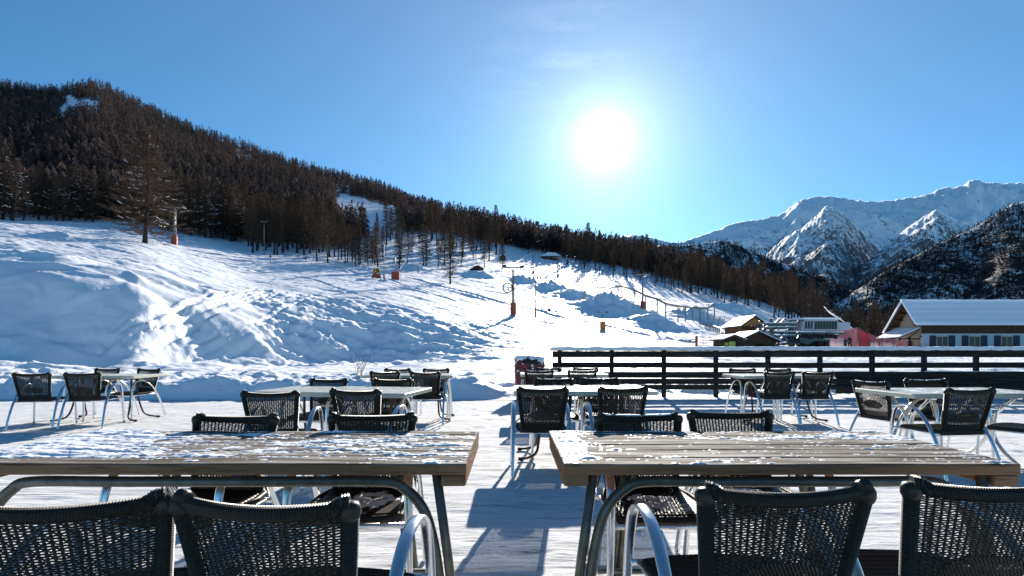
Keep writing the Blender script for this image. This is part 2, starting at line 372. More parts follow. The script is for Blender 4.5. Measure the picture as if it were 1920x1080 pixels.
# ------------------------------------------------------------------ terrain
# ground profile along twelve lines of sight: (distance, elevation seen as picture row)
PROF = {
 -1300: [(18, 700), (26, 670), (40, 500), (60, 450), (110, 400), (150, 385), (900, 130)],
 -450: [(18, 700), (27.5, 686), (38, 497), (60, 450), (110, 405), (150, 392), (900, 120)],
 0:    [(17.5, 700), (28, 687), (38, 504), (60, 460), (110, 424), (170, 405), (900, 162)],
 100:  [(17.8, 700), (29, 689), (38, 513), (61, 470), (112, 432), (178, 412), (900, 172)],
 170:  [(17.9, 700), (29.5, 690), (38, 525), (61, 478), (113, 438), (184, 418), (900, 160)],
 240:  [(18, 700), (30, 690), (38.5, 540), (62, 484), (115, 443), (190, 424), (900, 187)],
 360:  [(18.5, 701), (34, 691), (42.5, 566), (70, 506), (128, 463), (212, 438), (900, 243)],
 480:  [(19, 702), (37, 690), (45.5, 595), (78, 530), (140, 484), (230, 456), (900, 284)],
 600:  [(19.5, 703), (42, 689), (50.5, 598), (83, 537), (140, 495), (228, 460), (850, 324)],
 720:  [(20, 705), (45, 685), (55, 600), (88, 542), (140, 505), (225, 464), (800, 356)],
 960:  [(20, 705), (32, 682), (52, 646), (90, 585), (150, 528), (300, 474), (480, 432)],
 1200: [(22, 700), (35, 676), (60, 646), (115, 582), (165, 552), (290, 512), (400, 480)],
 1440: [(22, 700), (40, 672), (60, 654), (85, 643), (130, 612), (200, 588), (330, 566), (400, 560)],
 1600: [(22, 703), (40, 675), (60, 656), (85, 650), (140, 645), (220, 640), (400, 638)],
 1920: [(22, 705), (60, 665), (140, 654), (400, 650)],
 3300: [(22, 705), (60, 665), (140, 654), (400, 650)],
}
def pchip(x, y, xq):
    x = np.asarray(x, float); y = np.asarray(y, float); h = np.diff(x); dl = np.diff(y) / h; n = len(x); m = np.zeros(n)
    m[0], m[-1] = dl[0], dl[-1]
    for i in range(1, n - 1):
        if dl[i - 1] * dl[i] > 0:
            w1, w2 = 2 * h[i] + h[i - 1], h[i] + 2 * h[i - 1]; m[i] = (w1 + w2) / (w1 / dl[i - 1] + w2 / dl[i])
    k = np.clip(np.searchsorted(x, xq) - 1, 0, n - 2); t = (xq - x[k]) / h[k]; t = np.clip(t, 0, 1)
    return (2*t**3-3*t**2+1)*y[k] + (t**3-2*t**2+t)*h[k]*m[k] + (-2*t**3+3*t**2)*y[k+1] + (t**3-t**2)*h[k]*m[k+1]
LD = np.linspace(math.log(11.5), math.log(1600), 520)
US = np.arange(-1300, 3301, 20.0)
def _build_table():
    us = sorted(PROF); T = []
    for u in us:
        p = [(11.5, 0.0), (14.5, 0.02)] + [(d, CAM_H + (HY - py) / F * d) for d, py in PROF[u]]
        (da, za), (dl, zl) = p[-2], p[-1]
        p = p[:-1] + [(da + (dl - da) * f, za + (zl - za) * f) for f in (.12, .3, .5, .7, .86, .96)] + [(dl, zl)]; p += [(dl * 1.25, zl * 0.93 if zl > 30 else zl - 0.5), (1601 if dl * 1.25 < 1600 else dl * 1.3, zl * 0.4 if zl > 30 else zl - 2)]
        T.append(pchip([q[0] for q in p], [q[1] for q in p], np.exp(LD)))
    T = np.array(T); out = np.empty((len(US), len(LD)))
    for j in range(len(LD)): out[:, j] = pchip(us, T[:, j], US)
    return out
ZT = _build_table()
def zbase(x, y):
    x = np.asarray(x, float); y = np.maximum(np.asarray(y, float), 0.5); u = HX + x / y * F
    a = np.clip((u - US[0]) / 20.0, 0, len(US) - 1.001); b = np.clip((np.log(y) - LD[0]) / (LD[1] - LD[0]), 0, len(LD) - 1.001)
    i = a.astype(int); j = b.astype(int); fa, fb = a - i, b - j
    z = ZT[i, j]*(1-fa)*(1-fb) + ZT[i+1, j]*fa*(1-fb) + ZT[i, j+1]*(1-fa)*fb + ZT[i+1, j+1]*fa*fb
    return np.where(y < 11.6, 0.0, z)
def ground_px(px, py, dmin=16.0):
    """where the line of sight through a picture point meets the base slope"""
    k = int(round((px - US[0]) / 20.0)); d = np.exp(LD); x = (px - HX) / F
    z = zbase(x * d, d); row = HY - (z - CAM_H) / d * F
    ok = np.where((row <= py) & (d > dmin))[0]
    dd = d[ok[0]] if len(ok) else 400.0
    return x * dd, dd
MOUNDS = []   # (x, y, half width, half depth, height)
for px, py, w, dp, h in [(1035, 545, 7, 4.5, 2.0), (985, 530, 5, 4, 1.9), (1150, 583, 9, 6, 3.0), (1085, 560, 7, 5, 2.2), (1310, 600, 7, 5, 2.6), (1010, 475, 16, 8, 3.5), (900, 520, 6, 4, 1.8),
                         (1380, 585, 9, 5, 2.5), (1230, 612, 6, 4, 1.5), (90, 445, 4, 3, 1.0), (1430, 575, 9, 5, 2.2), (840, 470, 8, 4, 1.5), (770, 505, 7, 4, 1.6)]:
    x, y = ground_px(px, py); MOUNDS.append((x, y, w, dp, h))
TRACKS = []
for pts, w, k in [([(440, 448), (560, 480), (700, 507), (800, 532), (960, 572), (1120, 610), (1300, 642)], 1.0, 1.0), ([(330, 500), (600, 540), (760, 562), (950, 612), (1050, 645)], 0.6, .8),
               ([(-250, 452), (0, 470), (150, 490), (330, 520), (480, 555)], 1.0, 1.0), ([(200, 645), (330, 592), (500, 550)], .7, 1.4), ([(230, 650), (350, 598), (520, 552)], .4, 1.4), ([(260, 660), (380, 606), (560, 556)], .4, 1.5), ([(390, 655), (520, 604), (640, 570)], .4, 1.4), ([(360, 672), (450, 634), (600, 590)], .4, 1.4), ([(190, 662), (350, 604), (540, 552)], .6, 1.4), ([(330, 652), (480, 600), (600, 556)], 0.5, 1.4),
               ([(210, 630), (340, 580), (480, 545)], 0.5, 1.4), ([(430, 670), (560, 625), (700, 612)], .7, 1.), ([(-250, 418), (0, 430), (200, 455), (400, 490), (560, 520), (700, 560)], 0.7, .8), ([(620, 500), (800, 548), (1000, 600), (1180, 640)], .8, .8),
               ([(700, 520), (900, 566), (1080, 612), (1200, 642)], .5, .7), ([(30, 445), (230, 478), (420, 520), (620, 568)], .35, 1.0), ([(340, 470), (520, 506), (700, 538), (900, 590), (1040, 630)], .35, 1.), ([(780, 535), (930, 580), (1100, 622)], .35, 1.0), ([(1000, 592), (1150, 625), (1290, 645)], .35, 1.0), ([(560, 500), (700, 532), (860, 580), (980, 625)], .35, 1.0), ([(1205, 592), (1225, 612), (1240, 632)], .6, 1.0), ([(1085, 565), (1130, 600), (1300, 640)], .5, .7), ([(420, 700), (560, 672), (760, 655), (960, 665)], .5, .7), ([(300, 690), (520, 690), (740, 668), (950, 650)], .5, .7)]:
    P = [Vector((*ground_px(a, b, 14), 0)) for a, b in pts]; TRACKS.append(([(p.x, p.y) for p in catmull(P, 8)], w, k))
_tr = random.Random(8)
for k in range(20):      # ski lines crossing the piste down to the right
    a = _tr.uniform(520, 1000); o = _tr.uniform(-22, 62); L = _tr.uniform(160, 420); s0 = _tr.uniform(.19, .27)
    pts = [(a + L * f, 507 + o + (a - 700) * .25 + s0 * L * f + 5 * math.sin(f * 5 + k)) for f in (0, .25, .5, .75, 1)]
    if max(p[1] for p in pts) > 648 or a + L > 1400: continue
    P = [Vector((*ground_px(p, q, 14), 0)) for p, q in pts]; TRACKS.append(([(p.x, p.y) for p in catmull(P, 6)], _tr.uniform(.22, .45), _tr.uniform(.8, 1.4)))
def disp(x, y):
    x = np.asarray(x, float); y = np.asarray(y, float); ys = np.maximum(y, 1); u = HX + x / ys * F
    z = np.zeros_like(x)
    on = sstep(14.5, 24, y) * (1 - sstep(300, 500, y))
    # wind-blown hummocks on the near left face
    wl = (1 - sstep(380, 560, u)) * sstep(19, 25, y) * (1 - sstep(46, 66, y))
    wx, wy = x + 2.2 * pn(x / 5, y / 5, 3), y + 1.6 * pn(x / 4, y / 4, 9)
    z += wl * (0.62 * fbm(wx / 7.5, wy / 4.6, 11, 2) + 0.26 * (np.maximum(0, ridged(wx / 5, wy / 3, 4, 2) - 0.9)))
    # broken snow of the middle knoll
    wm = sstep(430, 540, u) * (1 - sstep(860, 1010, u)) * sstep(28, 38, y) * (1 - sstep(58, 74, y))
    z += wm * (0.36 * fbm(x / 3.6, y / 1.5, 21, 4, 0.60) + 0.22 * np.maximum(0, ridged((x + y * .5) / 2.4, (y - x * .3) / 1.5, 33, 3) - 1.0))
    # everything: soft rolls, wind crust and skied-out streaks
    z += on * (0.30 * fbm(x / 14, y / 11, 41, 3) + 0.05 * fbm(x / 1.1, y / 0.9, 51, 4, 0.6) * (1 - 0.5 * wl))
    a = 0.42; xs, yt = x * math.cos(a) - y * math.sin(a), x * math.sin(a) + y * math.cos(a)
    lit = on * (1 - 0.7 * wl) * sstep(26, 44, y)
    z += lit * (0.055 * fbm(xs / 9.0, yt / 1.0, 61, 4, 0.6) + (0.075 + 0.05 * sstep(500, 800, u)) * np.minimum(0, pn(xs / 16, yt / 1.6, 71) + 0.12) * 1.6) * (1 + y / 90)
    flat = sstep(15, 19, y) * (1 - sstep(30, 40, y)) * (1 - sstep(560, 980, u) * 0.3)
    z += flat * (0.07 * fbm(x / 2.6, y / 1.0, 81, 4, 0.6))
    for (mx, my, w, dp, h) in MOUNDS:
        q = ((x - mx) / w) ** 2 + ((y - my - 1.5) / dp) ** 2; z += h * np.exp(-q * 1.4) * (1 + 0.45 * fbm(x / 2.2, y / 1.8, 5, 3, .6))
    for P, w, k in TRACKS:
        P = np.array(P); box = (x > P[:, 0].min() - 6) & (x < P[:, 0].max() + 6) & (y > P[:, 1].min() - 6) & (y < P[:, 1].max() + 6)
        if not box.any(): continue
        xx, yy = x[box], y[box]; best = np.full(xx.shape, 1e9)
        for i in range(len(P) - 1):
            ax, ay = P[i]; bx, by = P[i + 1]; L2 = (bx-ax)**2 + (by-ay)**2
            t = np.clip(((xx-ax)*(bx-ax) + (yy-ay)*(by-ay)) / L2, 0, 1); best = np.minimum(best, np.hypot(xx-ax-t*(bx-ax), yy-ay-t*(by-ay)))
        ww = w * (0.25 + yy / 150); best = best + 0.12 * ww * pn(xx / 0.8, yy / 0.8, 2)
        z[box] += k * ww * (-0.44 * np.exp(-(best / ww) ** 2 * 2.5) + 0.20 * np.exp(-((best - ww * 1.1) / (ww * .5)) ** 2))
    # ploughed bank at the edge of the terrace
    bw = 1 - sstep(-1.2, -0.2, x) * 0.55; bw = bw * (1 - sstep(0.6, 1.6, x))
    prof = sstep(11.95, 12.7 + 0.25 * pn(x / 1.3, 0 * x, 8), y) * (1 - sstep(14.2, 18.5, y))
    lump = 0.46 + 0.16 * pn(x / 2.1, y / 3, 91) + 0.09 * fbm(x / 0.55, y / 0.5, 95, 3, 0.6)
    z += bw * prof * lump * (0.85 + 0.15 * sstep(-3, -8, x))
    z += (1 - bw) * sstep(12.9, 13.3, y) * (1 - sstep(15, 18, y)) * np.maximum(0, 0.05 + 0.15 * fbm(x / .6, y / .5, 99, 3))
    return z
def ground(x, y):
    x = np.atleast_1d(np.asarray(x, float)); y = np.atleast_1d(np.asarray(y, float)); return zbase(x, y) + disp(x, y)
def gz(x, y): return float(ground(x, y)[0])
EDGE = [(-1300, 385), (-400, 392), (0, 402), (200, 412), (300, 424), (400, 430), (470, 452), (640, 462), (700, 440), (820, 436), (950, 462), (1050, 484), (1100, 490), (1200, 508), (1300, 535), (1400, 562), (1500, 590), (1560, 610), (1700, 625), (3300, 640)]
def rowof(x, y, z): return HY - (z - CAM_H) / y * F
def in_clear(u, r):
    u = u + 14 * pn(u / 23, r / 9, 5) + 5 * pn(u / 7, r / 4, 6); r = r + 7 * pn(u / 17, r / 11, 8)
    a = (u > 632) & (u < 750) & (r > 360 + (u - 632) * 0.28) & (r < 418 + (u - 632) * 0.25)
    b = (u > 118) & (u < 185) & (r > 182 + (u - 118) * .1) & (r < 214)
    c = (u > 35) & (u < 130) & (r > 220 - (u - 35) * 0.12) & (r < 229 - (u - 35) * 0.10)
    e = (u > 440) & (u < 470) & (r > 292) & (r < 300)
    f = (u > 538) & (u < 562) & (r > 332) & (r < 341)
    g = (u > 118) & (u < 140) & (r > 300) & (r < 318)
    return a | b | c | e | f | g
def forest_mask(x, y, z):
    u = HX + x / y * F; r = rowof(x, y, z) + 4 * pn(u / 30, y / 20, 3)
    e = np.interp(u, [p[0] for p in EDGE], [p[1] for p in EDGE])
    m = sstep(-2, 6, e - r) * (y > 90)
    return np.where(in_clear(u, r), 0.0, m)
def build_terrain():
    us = np.concatenate([np.linspace(-1290, -80, 50), np.arange(-70, 2000, 3.6), np.linspace(2010, 3290, 50)])
    ds = np.concatenate([np.exp(np.linspace(math.log(11.9), math.log(20), 110)), np.exp(np.linspace(math.log(20.15), math.log(230), 360)), np.exp(np.linspace(math.log(235), math.log(1500), 60))])
    U, D = np.meshgrid(us, ds, indexing='xy'); X = (U - HX) / F * D; Y = D
    Z = ground(X.ravel(), Y.ravel()); X, Y = X.ravel(), Y.ravel()
    fm = forest_mask(X, Y, Z)
    n, m = len(us), len(ds); idx = np.arange(n * m).reshape(m, n)
    f = np.stack([idx[:-1, :-1], idx[:-1, 1:], idx[1:, 1:], idx[1:, :-1]], -1).reshape(-1, 4)
    me = mesh_np('snow_slope', np.stack([X, Y, Z], -1), f, M['terrain'], True, {'forest': fm})
    o = link('snow_slope', me); tag(o, kind='structure')
    # terrace: trampled snow over the deck
    xs = np.concatenate([np.linspace(-26, -9, 60), np.arange(-8.9, 9, 0.05), np.linspace(9, 26, 60)]); ys = np.concatenate([np.linspace(-14, 1.0, 20), np.arange(1.05, 6, 0.04), np.arange(6, 12.4, 0.07)])
    XX, YY = np.meshgrid(xs, ys, indexing='xy'); XX, YY = XX.ravel(), YY.ravel()
    ZZ = 0.008 * fbm(XX / 0.5, YY / 0.12, 5, 4, 0.6) + 0.006 * fbm(XX / 1.5, YY / .8, 6, 2) - 0.006
    rf = random.Random(12)
    for k in range(46):
        fx, fy, fa = rf.uniform(-7, 8), rf.uniform(2.6, 11), rf.uniform(-1, 1) + (0 if rf.random() < .6 else 1.57)
        for q in range(rf.randint(2, 6)):
            cx = fx - math.sin(fa) * .62 * q + (.1 if q % 2 else -.1) * math.cos(fa); cy = fy + math.cos(fa) * .62 * q + (.1 if q % 2 else -.1) * math.sin(fa)
            w = (abs(XX - cx) < .35) & (abs(YY - cy) < .35)
            if w.any():
                dx, dy = XX[w] - cx, YY[w] - cy; lx = dx * math.cos(fa) + dy * math.sin(fa); ly = -dx * math.sin(fa) + dy * math.cos(fa)
                e = (lx / .065) ** 2 + (ly / .15) ** 2; ZZ[w] += -.016 * np.exp(-e ** 2) + .008 * np.exp(-((np.sqrt(e) - 1.35) / .3) ** 2)
    ZZ = np.where(YY > 12.1, -0.03, ZZ)
    n, m = len(xs), len(ys); idx = np.arange(n * m).reshape(m, n)
    f = np.stack([idx[:-1, :-1], idx[:-1, 1:], idx[1:, 1:], idx[1:, :-1]], -1).reshape(-1, 4)
    o = link('snow_terrace', mesh_np('snow_terrace', np.stack([XX, YY, ZZ], -1), f, M['terrace'], True)); tag(o, kind='structure')
    g = MB(); s = 14000; g.v = [(-s, -s, -6), (s, -s, -6), (s, s, -6), (-s, s, -6)]; g.f = [(0, 1, 2, 3)]
    tag(link('ground', g.mesh('ground', M['snow'])), kind='structure')
build_terrain()

# ------------------------------------------------------------------ far mountains
def mountain_mat(name, dark, snowline, dens, sc_, snowcol=(0.90, 0.92, 0.95)):
    """snow with rock and trees breaking through: more of them low down and on steep ground"""
    t = NT(name); geo = t.N.new('ShaderNodeNewGeometry'); sep = t.N.new('ShaderNodeSeparateXYZ'); t.L.new(geo.outputs['Normal'], sep.inputs[0])
    ps = t.N.new('ShaderNodeSeparateXYZ'); t.L.new(t.co.outputs['Object'], ps.inputs[0])
    alt = t.mapr(ps.outputs[2], snowline[0], snowline[1], dens[0], dens[1])
    big = t.noise(0.0016 * sc_, 6, 0.62, mscale=(1, 0.5, 0.6)); fine = t.noise(0.02 * sc_, 6, 0.75, mscale=(1, 0.6, 0.35)); fine2 = t.noise(0.08 * sc_, 3, 0.7, mscale=(1, 1, 0.4))
    steep = t.mapr(sep.outputs[2], 0.5, 0.9, 0.10, -0.08)
    v = t.math('ADD', t.math('ADD', t.math('MULTIPLY', fine, 1.6), t.math('MULTIPLY', fine2, 1.1)), t.math('MULTIPLY', big, 0.9))
    v = t.math('ADD', v, t.math('ADD', alt, steep))
    f = t.mapr(v, 1.76, 1.86)
    dk = t.mix(t.noise(0.01 * sc_, 3), dark[0], dark[1])
    t.set(color=t.mix(f, snowcol, dk), rough=0.8, spec=0.2)
    if sc_ < 2: t.set(normal=t.bump(fine, 0.6, 14 / sc_))
    return t.m
SHEETS = {}
def mountain(name, ridge, foot_row, d_ridge, d_foot, mat, amp, sc_, seed, jag=0.006, u0=None, u1=None, nu=420, nv=90, power=1.0):
    ru = np.array([p[0] for p in ridge], float); rr = np.array([p[1] for p in ridge], float)
    us = np.linspace(ru[0], ru[-1], nu); vs = np.concatenate([np.linspace(0, 1, nv), [1.02, 1.06, 1.15, 1.35]])
    U, V = np.meshgrid(us, vs, indexing='xy'); row = pchip(ru, rr, U.ravel()).reshape(U.shape)
    dr = d_ridge(U) if callable(d_ridge) else d_ridge + 0 * U; df = (d_foot(dr, CAM_H + (HY - row) / F * dr) if callable(d_foot) else d_foot + 0 * U)
    zr = CAM_H + (HY - row) / F * dr; zf = CAM_H + (HY - foot_row) / F * df
    D = df + (dr - df) * V; Vc = np.minimum(V, 1)
    Z = zf + (zr - zf) * Vc ** power
    X = (U - HX) / F * D; Y = D
    env = np.sin(np.pi * np.clip(Vc, 0, 1)) ** 0.8
    g = ridged(X / sc_, Y / (sc_ * 1.8), seed, 5) - 1.0; w = fbm(X / (sc_ * 2.2), Y / (sc_ * 2.2), seed + 40, 3)
    Z = Z + amp * (g * 0.6 + w * 0.5) * env + jag * zr * fbm(U / 14, V * 8, seed + 9, 4, 0.6) * sstep(0.6, 1, Vc)
    Z = np.where(V > 1, Z - (V - 1) * (zr + 50) * 1.6, Z)
    n, m = len(us), len(vs); idx = np.arange(n * m).reshape(m, n)
    f = np.stack([idx[:-1, :-1], idx[:-1, 1:], idx[1:, 1:], idx[1:, :-1]], -1).reshape(-1, 4)
    o = link(name, mesh_np(name, np.stack([X.ravel(), Y.ravel(), Z.ravel()], -1), f, mat, True)); tag(o, kind='structure'); SHEETS[name] = (X, Y, Z); return o
ROCK = ((0.09, 0.09, 0.10), (0.17, 0.165, 0.16)); WOODS = ((0.014, 0.017, 0.021), (0.026, 0.022, 0.022))
mm = mountain_mat
mountain('snow_mountain', [(1100, 470), (1150, 448), (1190, 440), (1230, 448), (1270, 455), (1300, 446), (1340, 433), (1380, 418), (1430, 410), (1463, 402), (1497, 378), (1540, 368), (1570, 370), (1633, 378), (1697, 372), (1747, 362), (1770, 352), (1800, 350), (1827, 336), (1847, 342), (1920, 344), (2100, 350), (2400, 380)],
         600, 8200, 4800, mm('high_snow', ROCK, (900, 2700), (-0.06, -0.34), 0.8), 260, 900, 3, jag=0.010)
mountain('rocky_spur', [(1400, 520), (1440, 475), (1470, 447), (1500, 430), (1530, 405), (1551, 387), (1575, 398), (1600, 420), (1640, 462), (1690, 505), (1740, 560)], 600, 5600, lambda d, z: d - (z + 300) * 1.2, mm('spur_rock', ROCK, (500, 1600), (0.18, -0.18), 1.0), 150, 420, 7, nu=260, jag=0.014)
mountain('snow_peak', [(1560, 560), (1600, 512), (1650, 470), (1700, 428), (1730, 408), (1753, 395), (1775, 404), (1800, 415), (1830, 425), (1880, 450), (1960, 500), (2050, 560)], 620, 4600, lambda d, z: d - (z + 300) * 1.2, mm('peak_rock', ROCK, (400, 1350), (0.20, -0.16), 1.2), 130, 360, 12, nu=260, jag=0.014)
mountain('wooded_ridge', [(1150, 470), (1240, 462), (1285, 460), (1350, 452), (1400, 466), (1450, 487), (1500, 506), (1560, 530), (1610, 552), (1680, 590), (1760, 640)], 650, 2600, lambda d, z: d - (z + 150) * 1.25, mm('ridge_woods', WOODS, (0, 700), (0.30, 0.05), 2.0), 30, 260, 17, nu=300, jag=0.008)
mountain('wooded_mountain', [(1480, 640), (1540, 590), (1600, 548), (1650, 515), (1700, 488), (1760, 458), (1800, 440), (1840, 420), (1870, 400), (1895, 386), (1920, 378), (2000, 350), (2200, 290), (2600, 250)], 660, 2300, lambda d, z: d - (z + 120) * 1.15, mm('mountain_woods', WOODS, (0, 900), (0.20, 0.0), 2.2), 42, 260, 23, nu=420, nv=120, jag=0.010)
mountain('valley_woods', [(1440, 655), (1500, 626), (1560, 610), (1620, 598), (1700, 590), (1800, 585), (1920, 580), (2200, 570), (2700, 560)], 652, 900, 430, mm('valley_woods_floor', WOODS, (-200, 900), (0.5, 0.4), 4.0), 10, 120, 29, nu=200, nv=40, jag=0.02)

def sheet_trees():
    """distant conifers standing on the wooded flanks, thinner in the snowy gullies"""
    rng = np.random.default_rng(4); T = []
    for k in range(4):
        tri = []
        for b in range(9):
            t = b / 9; r = 0.20 * (1 - t) + .03; a = rng.uniform(0, 6.28); e = np.array([math.cos(a) * r, math.sin(a) * r, t + .02]); s = np.array([-math.sin(a), math.cos(a), 0]) * .07
            tri += [[np.array([0, 0, t + .22]), e - s, e + s]]
        T.append(np.array(tri).reshape(-1, 3))
    V = []
    for nm, n, h0, h1, gap, vmax in (('wooded_mountain', 15000, 13, 24, 0.08, 1), ('wooded_ridge', 9000, 14, 24, 0.1, 1), ('valley_woods', 3500, 10, 17, 0.5, 1), ('rocky_spur', 2600, 16, 28, -0.1, .5), ('snow_peak', 3200, 16, 28, -0.1, .7)):
        X, Y, Z = SHEETS[nm]; m, w = X.shape; m -= 4
        i = rng.uniform(0, 1, n) ** .85 * (m - 1.001) * vmax; j = rng.uniform(0, w - 1.001, n); a, b = i.astype(int), j.astype(int); fi, fj = i - a, j - b
        g = lambda A: A[a, b]*(1-fi)*(1-fj) + A[a+1, b]*fi*(1-fj) + A[a, b+1]*(1-fi)*fj + A[a+1, b+1]*fi*fj
        x, y, z = g(X), g(Y), g(Z); keep = pn(x / 130, y / 260, 12) + .7 * pn(x / 45, y / 60, 5) + rng.uniform(-.5, .5, n) + gap > -0.12
        x, y, z = x[keep], y[keep], z[keep]; q = len(x); H = rng.uniform(h0, h1, q); k = rng.integers(0, 4, q); an = rng.uniform(0, 6.28, q)
        for c in range(4):
            s = np.where(k == c)[0]; t = T[c][None]; ca, sa = np.cos(an[s])[:, None], np.sin(an[s])[:, None]; h = H[s][:, None] * 1.1
            V.append(np.stack([(t[..., 0]*ca - t[..., 1]*sa) * h * 1.25 + x[s][:, None], (t[..., 0]*sa + t[..., 1]*ca) * h * 1.25 + y[s][:, None], t[..., 2] * h + z[s][:, None] - 1], -1).reshape(-1, 3))
    V = np.concatenate(V)
    tag(link('mountain_forest', mesh_np('mountain_forest', V, np.arange(len(V)).reshape(-1, 3), M['peak_trees'], False)), 'far dark conifer woods covering the flanks of the right hand mountains', 'forest', kind='stuff')
sheet_trees()

# ------------------------------------------------------------------ larches
def larch(seed, H=20.0, crown0=0.15, R=0.2, nb=90, ntw=16, tw=0.05, snow=False, lean=0.0):
    rnd = random.Random(seed); tr = MB(); V = []; Fc = []; sv = MB()
    path = []; 
    for i in range(9):
        t = i / 8; path.append((lean * H * t + 0.012 * H * math.sin(t * 5 + seed), 0.012 * H * math.sin(t * 4 + seed * 2), H * t - 0.3))
    rad = [0.0165 * H * (1 - 0.93 * i / 8) + (0.006 * H if i == 0 else 0) for i in range(9)]
    tr.sweep(path, rad, None, (1, 0, 0), 7)
    def at(t):
        k = min(7, int(t * 8)); f = t * 8 - k; a, b = Vector(path[k]), Vector(path[k + 1]); return a.lerp(b, f)
    def quad(p, q, w):
        d = (q - p); s = Vector((rnd.uniform(-1, 1), rnd.uniform(-1, 1), rnd.uniform(-1, 1))).cross(d)
        if s.length < 1e-6: return
        s = s.normalized() * w; n = len(V)
        V.extend([tuple(p - s), tuple(p + s), tuple(q + s * .35), tuple(q - s * .35)]); Fc.append((n, n + 1, n + 2, n + 3))
    for b in range(nb):
        t = crown0 + (0.985 - crown0) * (b / nb) ** 0.92; k = (t - crown0) / (1 - crown0)
        prof = min(1, (1 - k) ** 0.75 * 1.15) * (0.75 + 0.25 * min(1, k * 4 + .2)); L = H * R * prof * rnd.uniform(0.55, 1.1) + 0.25
        az = b * 2.399 + rnd.uniform(-.5, .5); p = at(t); dz = rnd.uniform(-0.42, -0.02) + 0.5 * max(0, k - .6)
        pts = [p.copy()]
        n = 4
        for i in range(1, n + 1):
            s = i / n; hz = L * s; pts.append(p + Vector((math.cos(az + .15 * s) * hz, math.sin(az + .15 * s) * hz, L * (dz * s + 0.22 * s * s * s))))
        w0 = 0.0022 * H * (1 - 0.6 * k)
        for i in range(n): 
            quad(pts[i], pts[i + 1], w0 * (1 - .2 * i)); quad(pts[i], pts[i + 1], w0 * (1 - .2 * i))
        if snow and rnd.random() < 0.32:
            for i in range(1, n):
                if rnd.random() < .6: sv.sweep([pts[i] + Vector((0, 0, w0)), pts[i].lerp(pts[i + 1], rnd.uniform(.3, .9)) + Vector((0, 0, w0))], 0.075, 0.05, (0, 0, 1), 4)
        for j in range(int(ntw * (0.4 + 0.6 * L / (H * R)))):
            s = rnd.uniform(0.12, 1) ** 0.8 * n; i = min(n - 1, int(s)); q = pts[i].lerp(pts[i + 1], s - i)
            l = rnd.uniform(0.25, 1.0) * (0.03 * H + .25) * (1.1 - 0.5 * s / n)
            d = Vector((rnd.gauss(0, 1), rnd.gauss(0, 1), rnd.gauss(-0.25, 0.55))).normalized()
            quad(q, q + d * l, tw * rnd.uniform(.5, 1.1))
            if rnd.random() < .5: quad(q + d * l * .5, q + d * l * .5 + Vector((rnd.uniform(-1, 1), rnd.uniform(-1, 1), rnd.uniform(-.8, .4))) * l * .6, tw * .6)
    me_t = tr.mesh('trunk', M['bark'], True); me_c = mesh_np('crown', V, Fc, M['twig'], False)
    return me_t, me_c, (sv.mesh('branch_snow', M['snow_cap']) if snow else None), H
PROTO = {'hero': larch(5, 26, 0.10, 0.36, 280, 130, 0.034, True), 'broad1': larch(11, 20, 0.08, 0.31, 140, 60, 0.050, True), 'broad2': larch(12, 20, 0.12, 0.28, 140, 60, 0.050, True, 0.05),
         'slim1': larch(21, 20, 0.20, 0.17, 130, 40, 0.070), 'slim2': larch(22, 20, 0.28, 0.15, 120, 40, 0.070), 'slim3': larch(23, 20, 0.14, 0.20, 140, 40, 0.070), 'slim4': larch(24, 20, 0.30, 0.19, 120, 40, 0.070, False, 0.02),
         'small': larch(31, 8, 0.02, 0.24, 60, 14, 0.05)}
trng = random.Random(77); N_TREES = 0
def put_tree(kind, px, row, top_row, label, group=None, dmin=60, name='larch_tree', rz=None, at=None):
    global N_TREES
    if at: x, y = at
    else: x, y = ground_px(px, row, dmin)
    z = gz(x, y); H = (row - top_row) / F * y; t, c, s, H0 = PROTO[kind]; k = H / H0
    o = thing(name, label, 'tree', (x, y, z - 0.25), trng.uniform(0, 6.28) if rz is None else rz, group)
    o.scale = (k * trng.uniform(.9, 1.1), k * trng.uniform(.9, 1.1), k)
    link('trunk', t, o); link('crown', c, o)
    if s: tag(link('branch_snow', s, o), kind='stuff')
    N_TREES += 1; return o
put_tree('hero', 274, 456, 238, 'tallest broad bare larch standing alone on the left slope, snow on its branches', rz=1.0)
put_tree('broad1', 8, 412, 262, 'bare larch at the left edge of the photo with dark trunk', rz=.4)
put_tree('broad2', 24, 414, 288, 'leaning bare larch just right of the one at the left edge')
put_tree('broad1', 118, 415, 325, 'reddish brown larch behind the slope crest, left of the tall larch')
put_tree('broad2', 160, 416, 305, 'bare larch halfway between the left edge and the tall larch')
put_tree('slim3', 845, 530, 418, 'lone slim larch standing out on the snow below the central stand')
put_tree('broad2', 708, 500, 415, 'leaning larch beside the red snow gun at the piste edge')
put_tree('slim1', 748, 508, 420, 'larch standing right behind the snow lance')
put_tree('slim2', 1358, 570, 500, 'left of two dark trunked larches standing on the snow above the lift station')
put_tree('slim4', 1372, 574, 498, 'right of two dark trunked larches standing on the snow above the lift station')
def stand(n, x0, x1, rows, hts, kinds, label, group, dmin=90):
    """rows: base row as (row at x0, row at x1, spread upwards)"""
    for i in range(n):
        px = x0 + (x1 - x0) * (i + trng.uniform(0.1, .9)) / n; f = (px - x0) / (x1 - x0)
        r = rows[0] + (rows[1] - rows[0]) * f - trng.uniform(0, 1) ** 1.3 * rows[2]; h = trng.uniform(*hts) * (0.78 if trng.random() < .2 else 1)
        put_tree(trng.choice(kinds), px, r, r - h, label, group, dmin)
S = ['slim1', 'slim2', 'slim3', 'slim4']
stand(24, 462, 630, (474, 495, 22), (90, 118), S, 'tall slim bare larch in the dense stand left of the centre', 'larches of the dense stand')
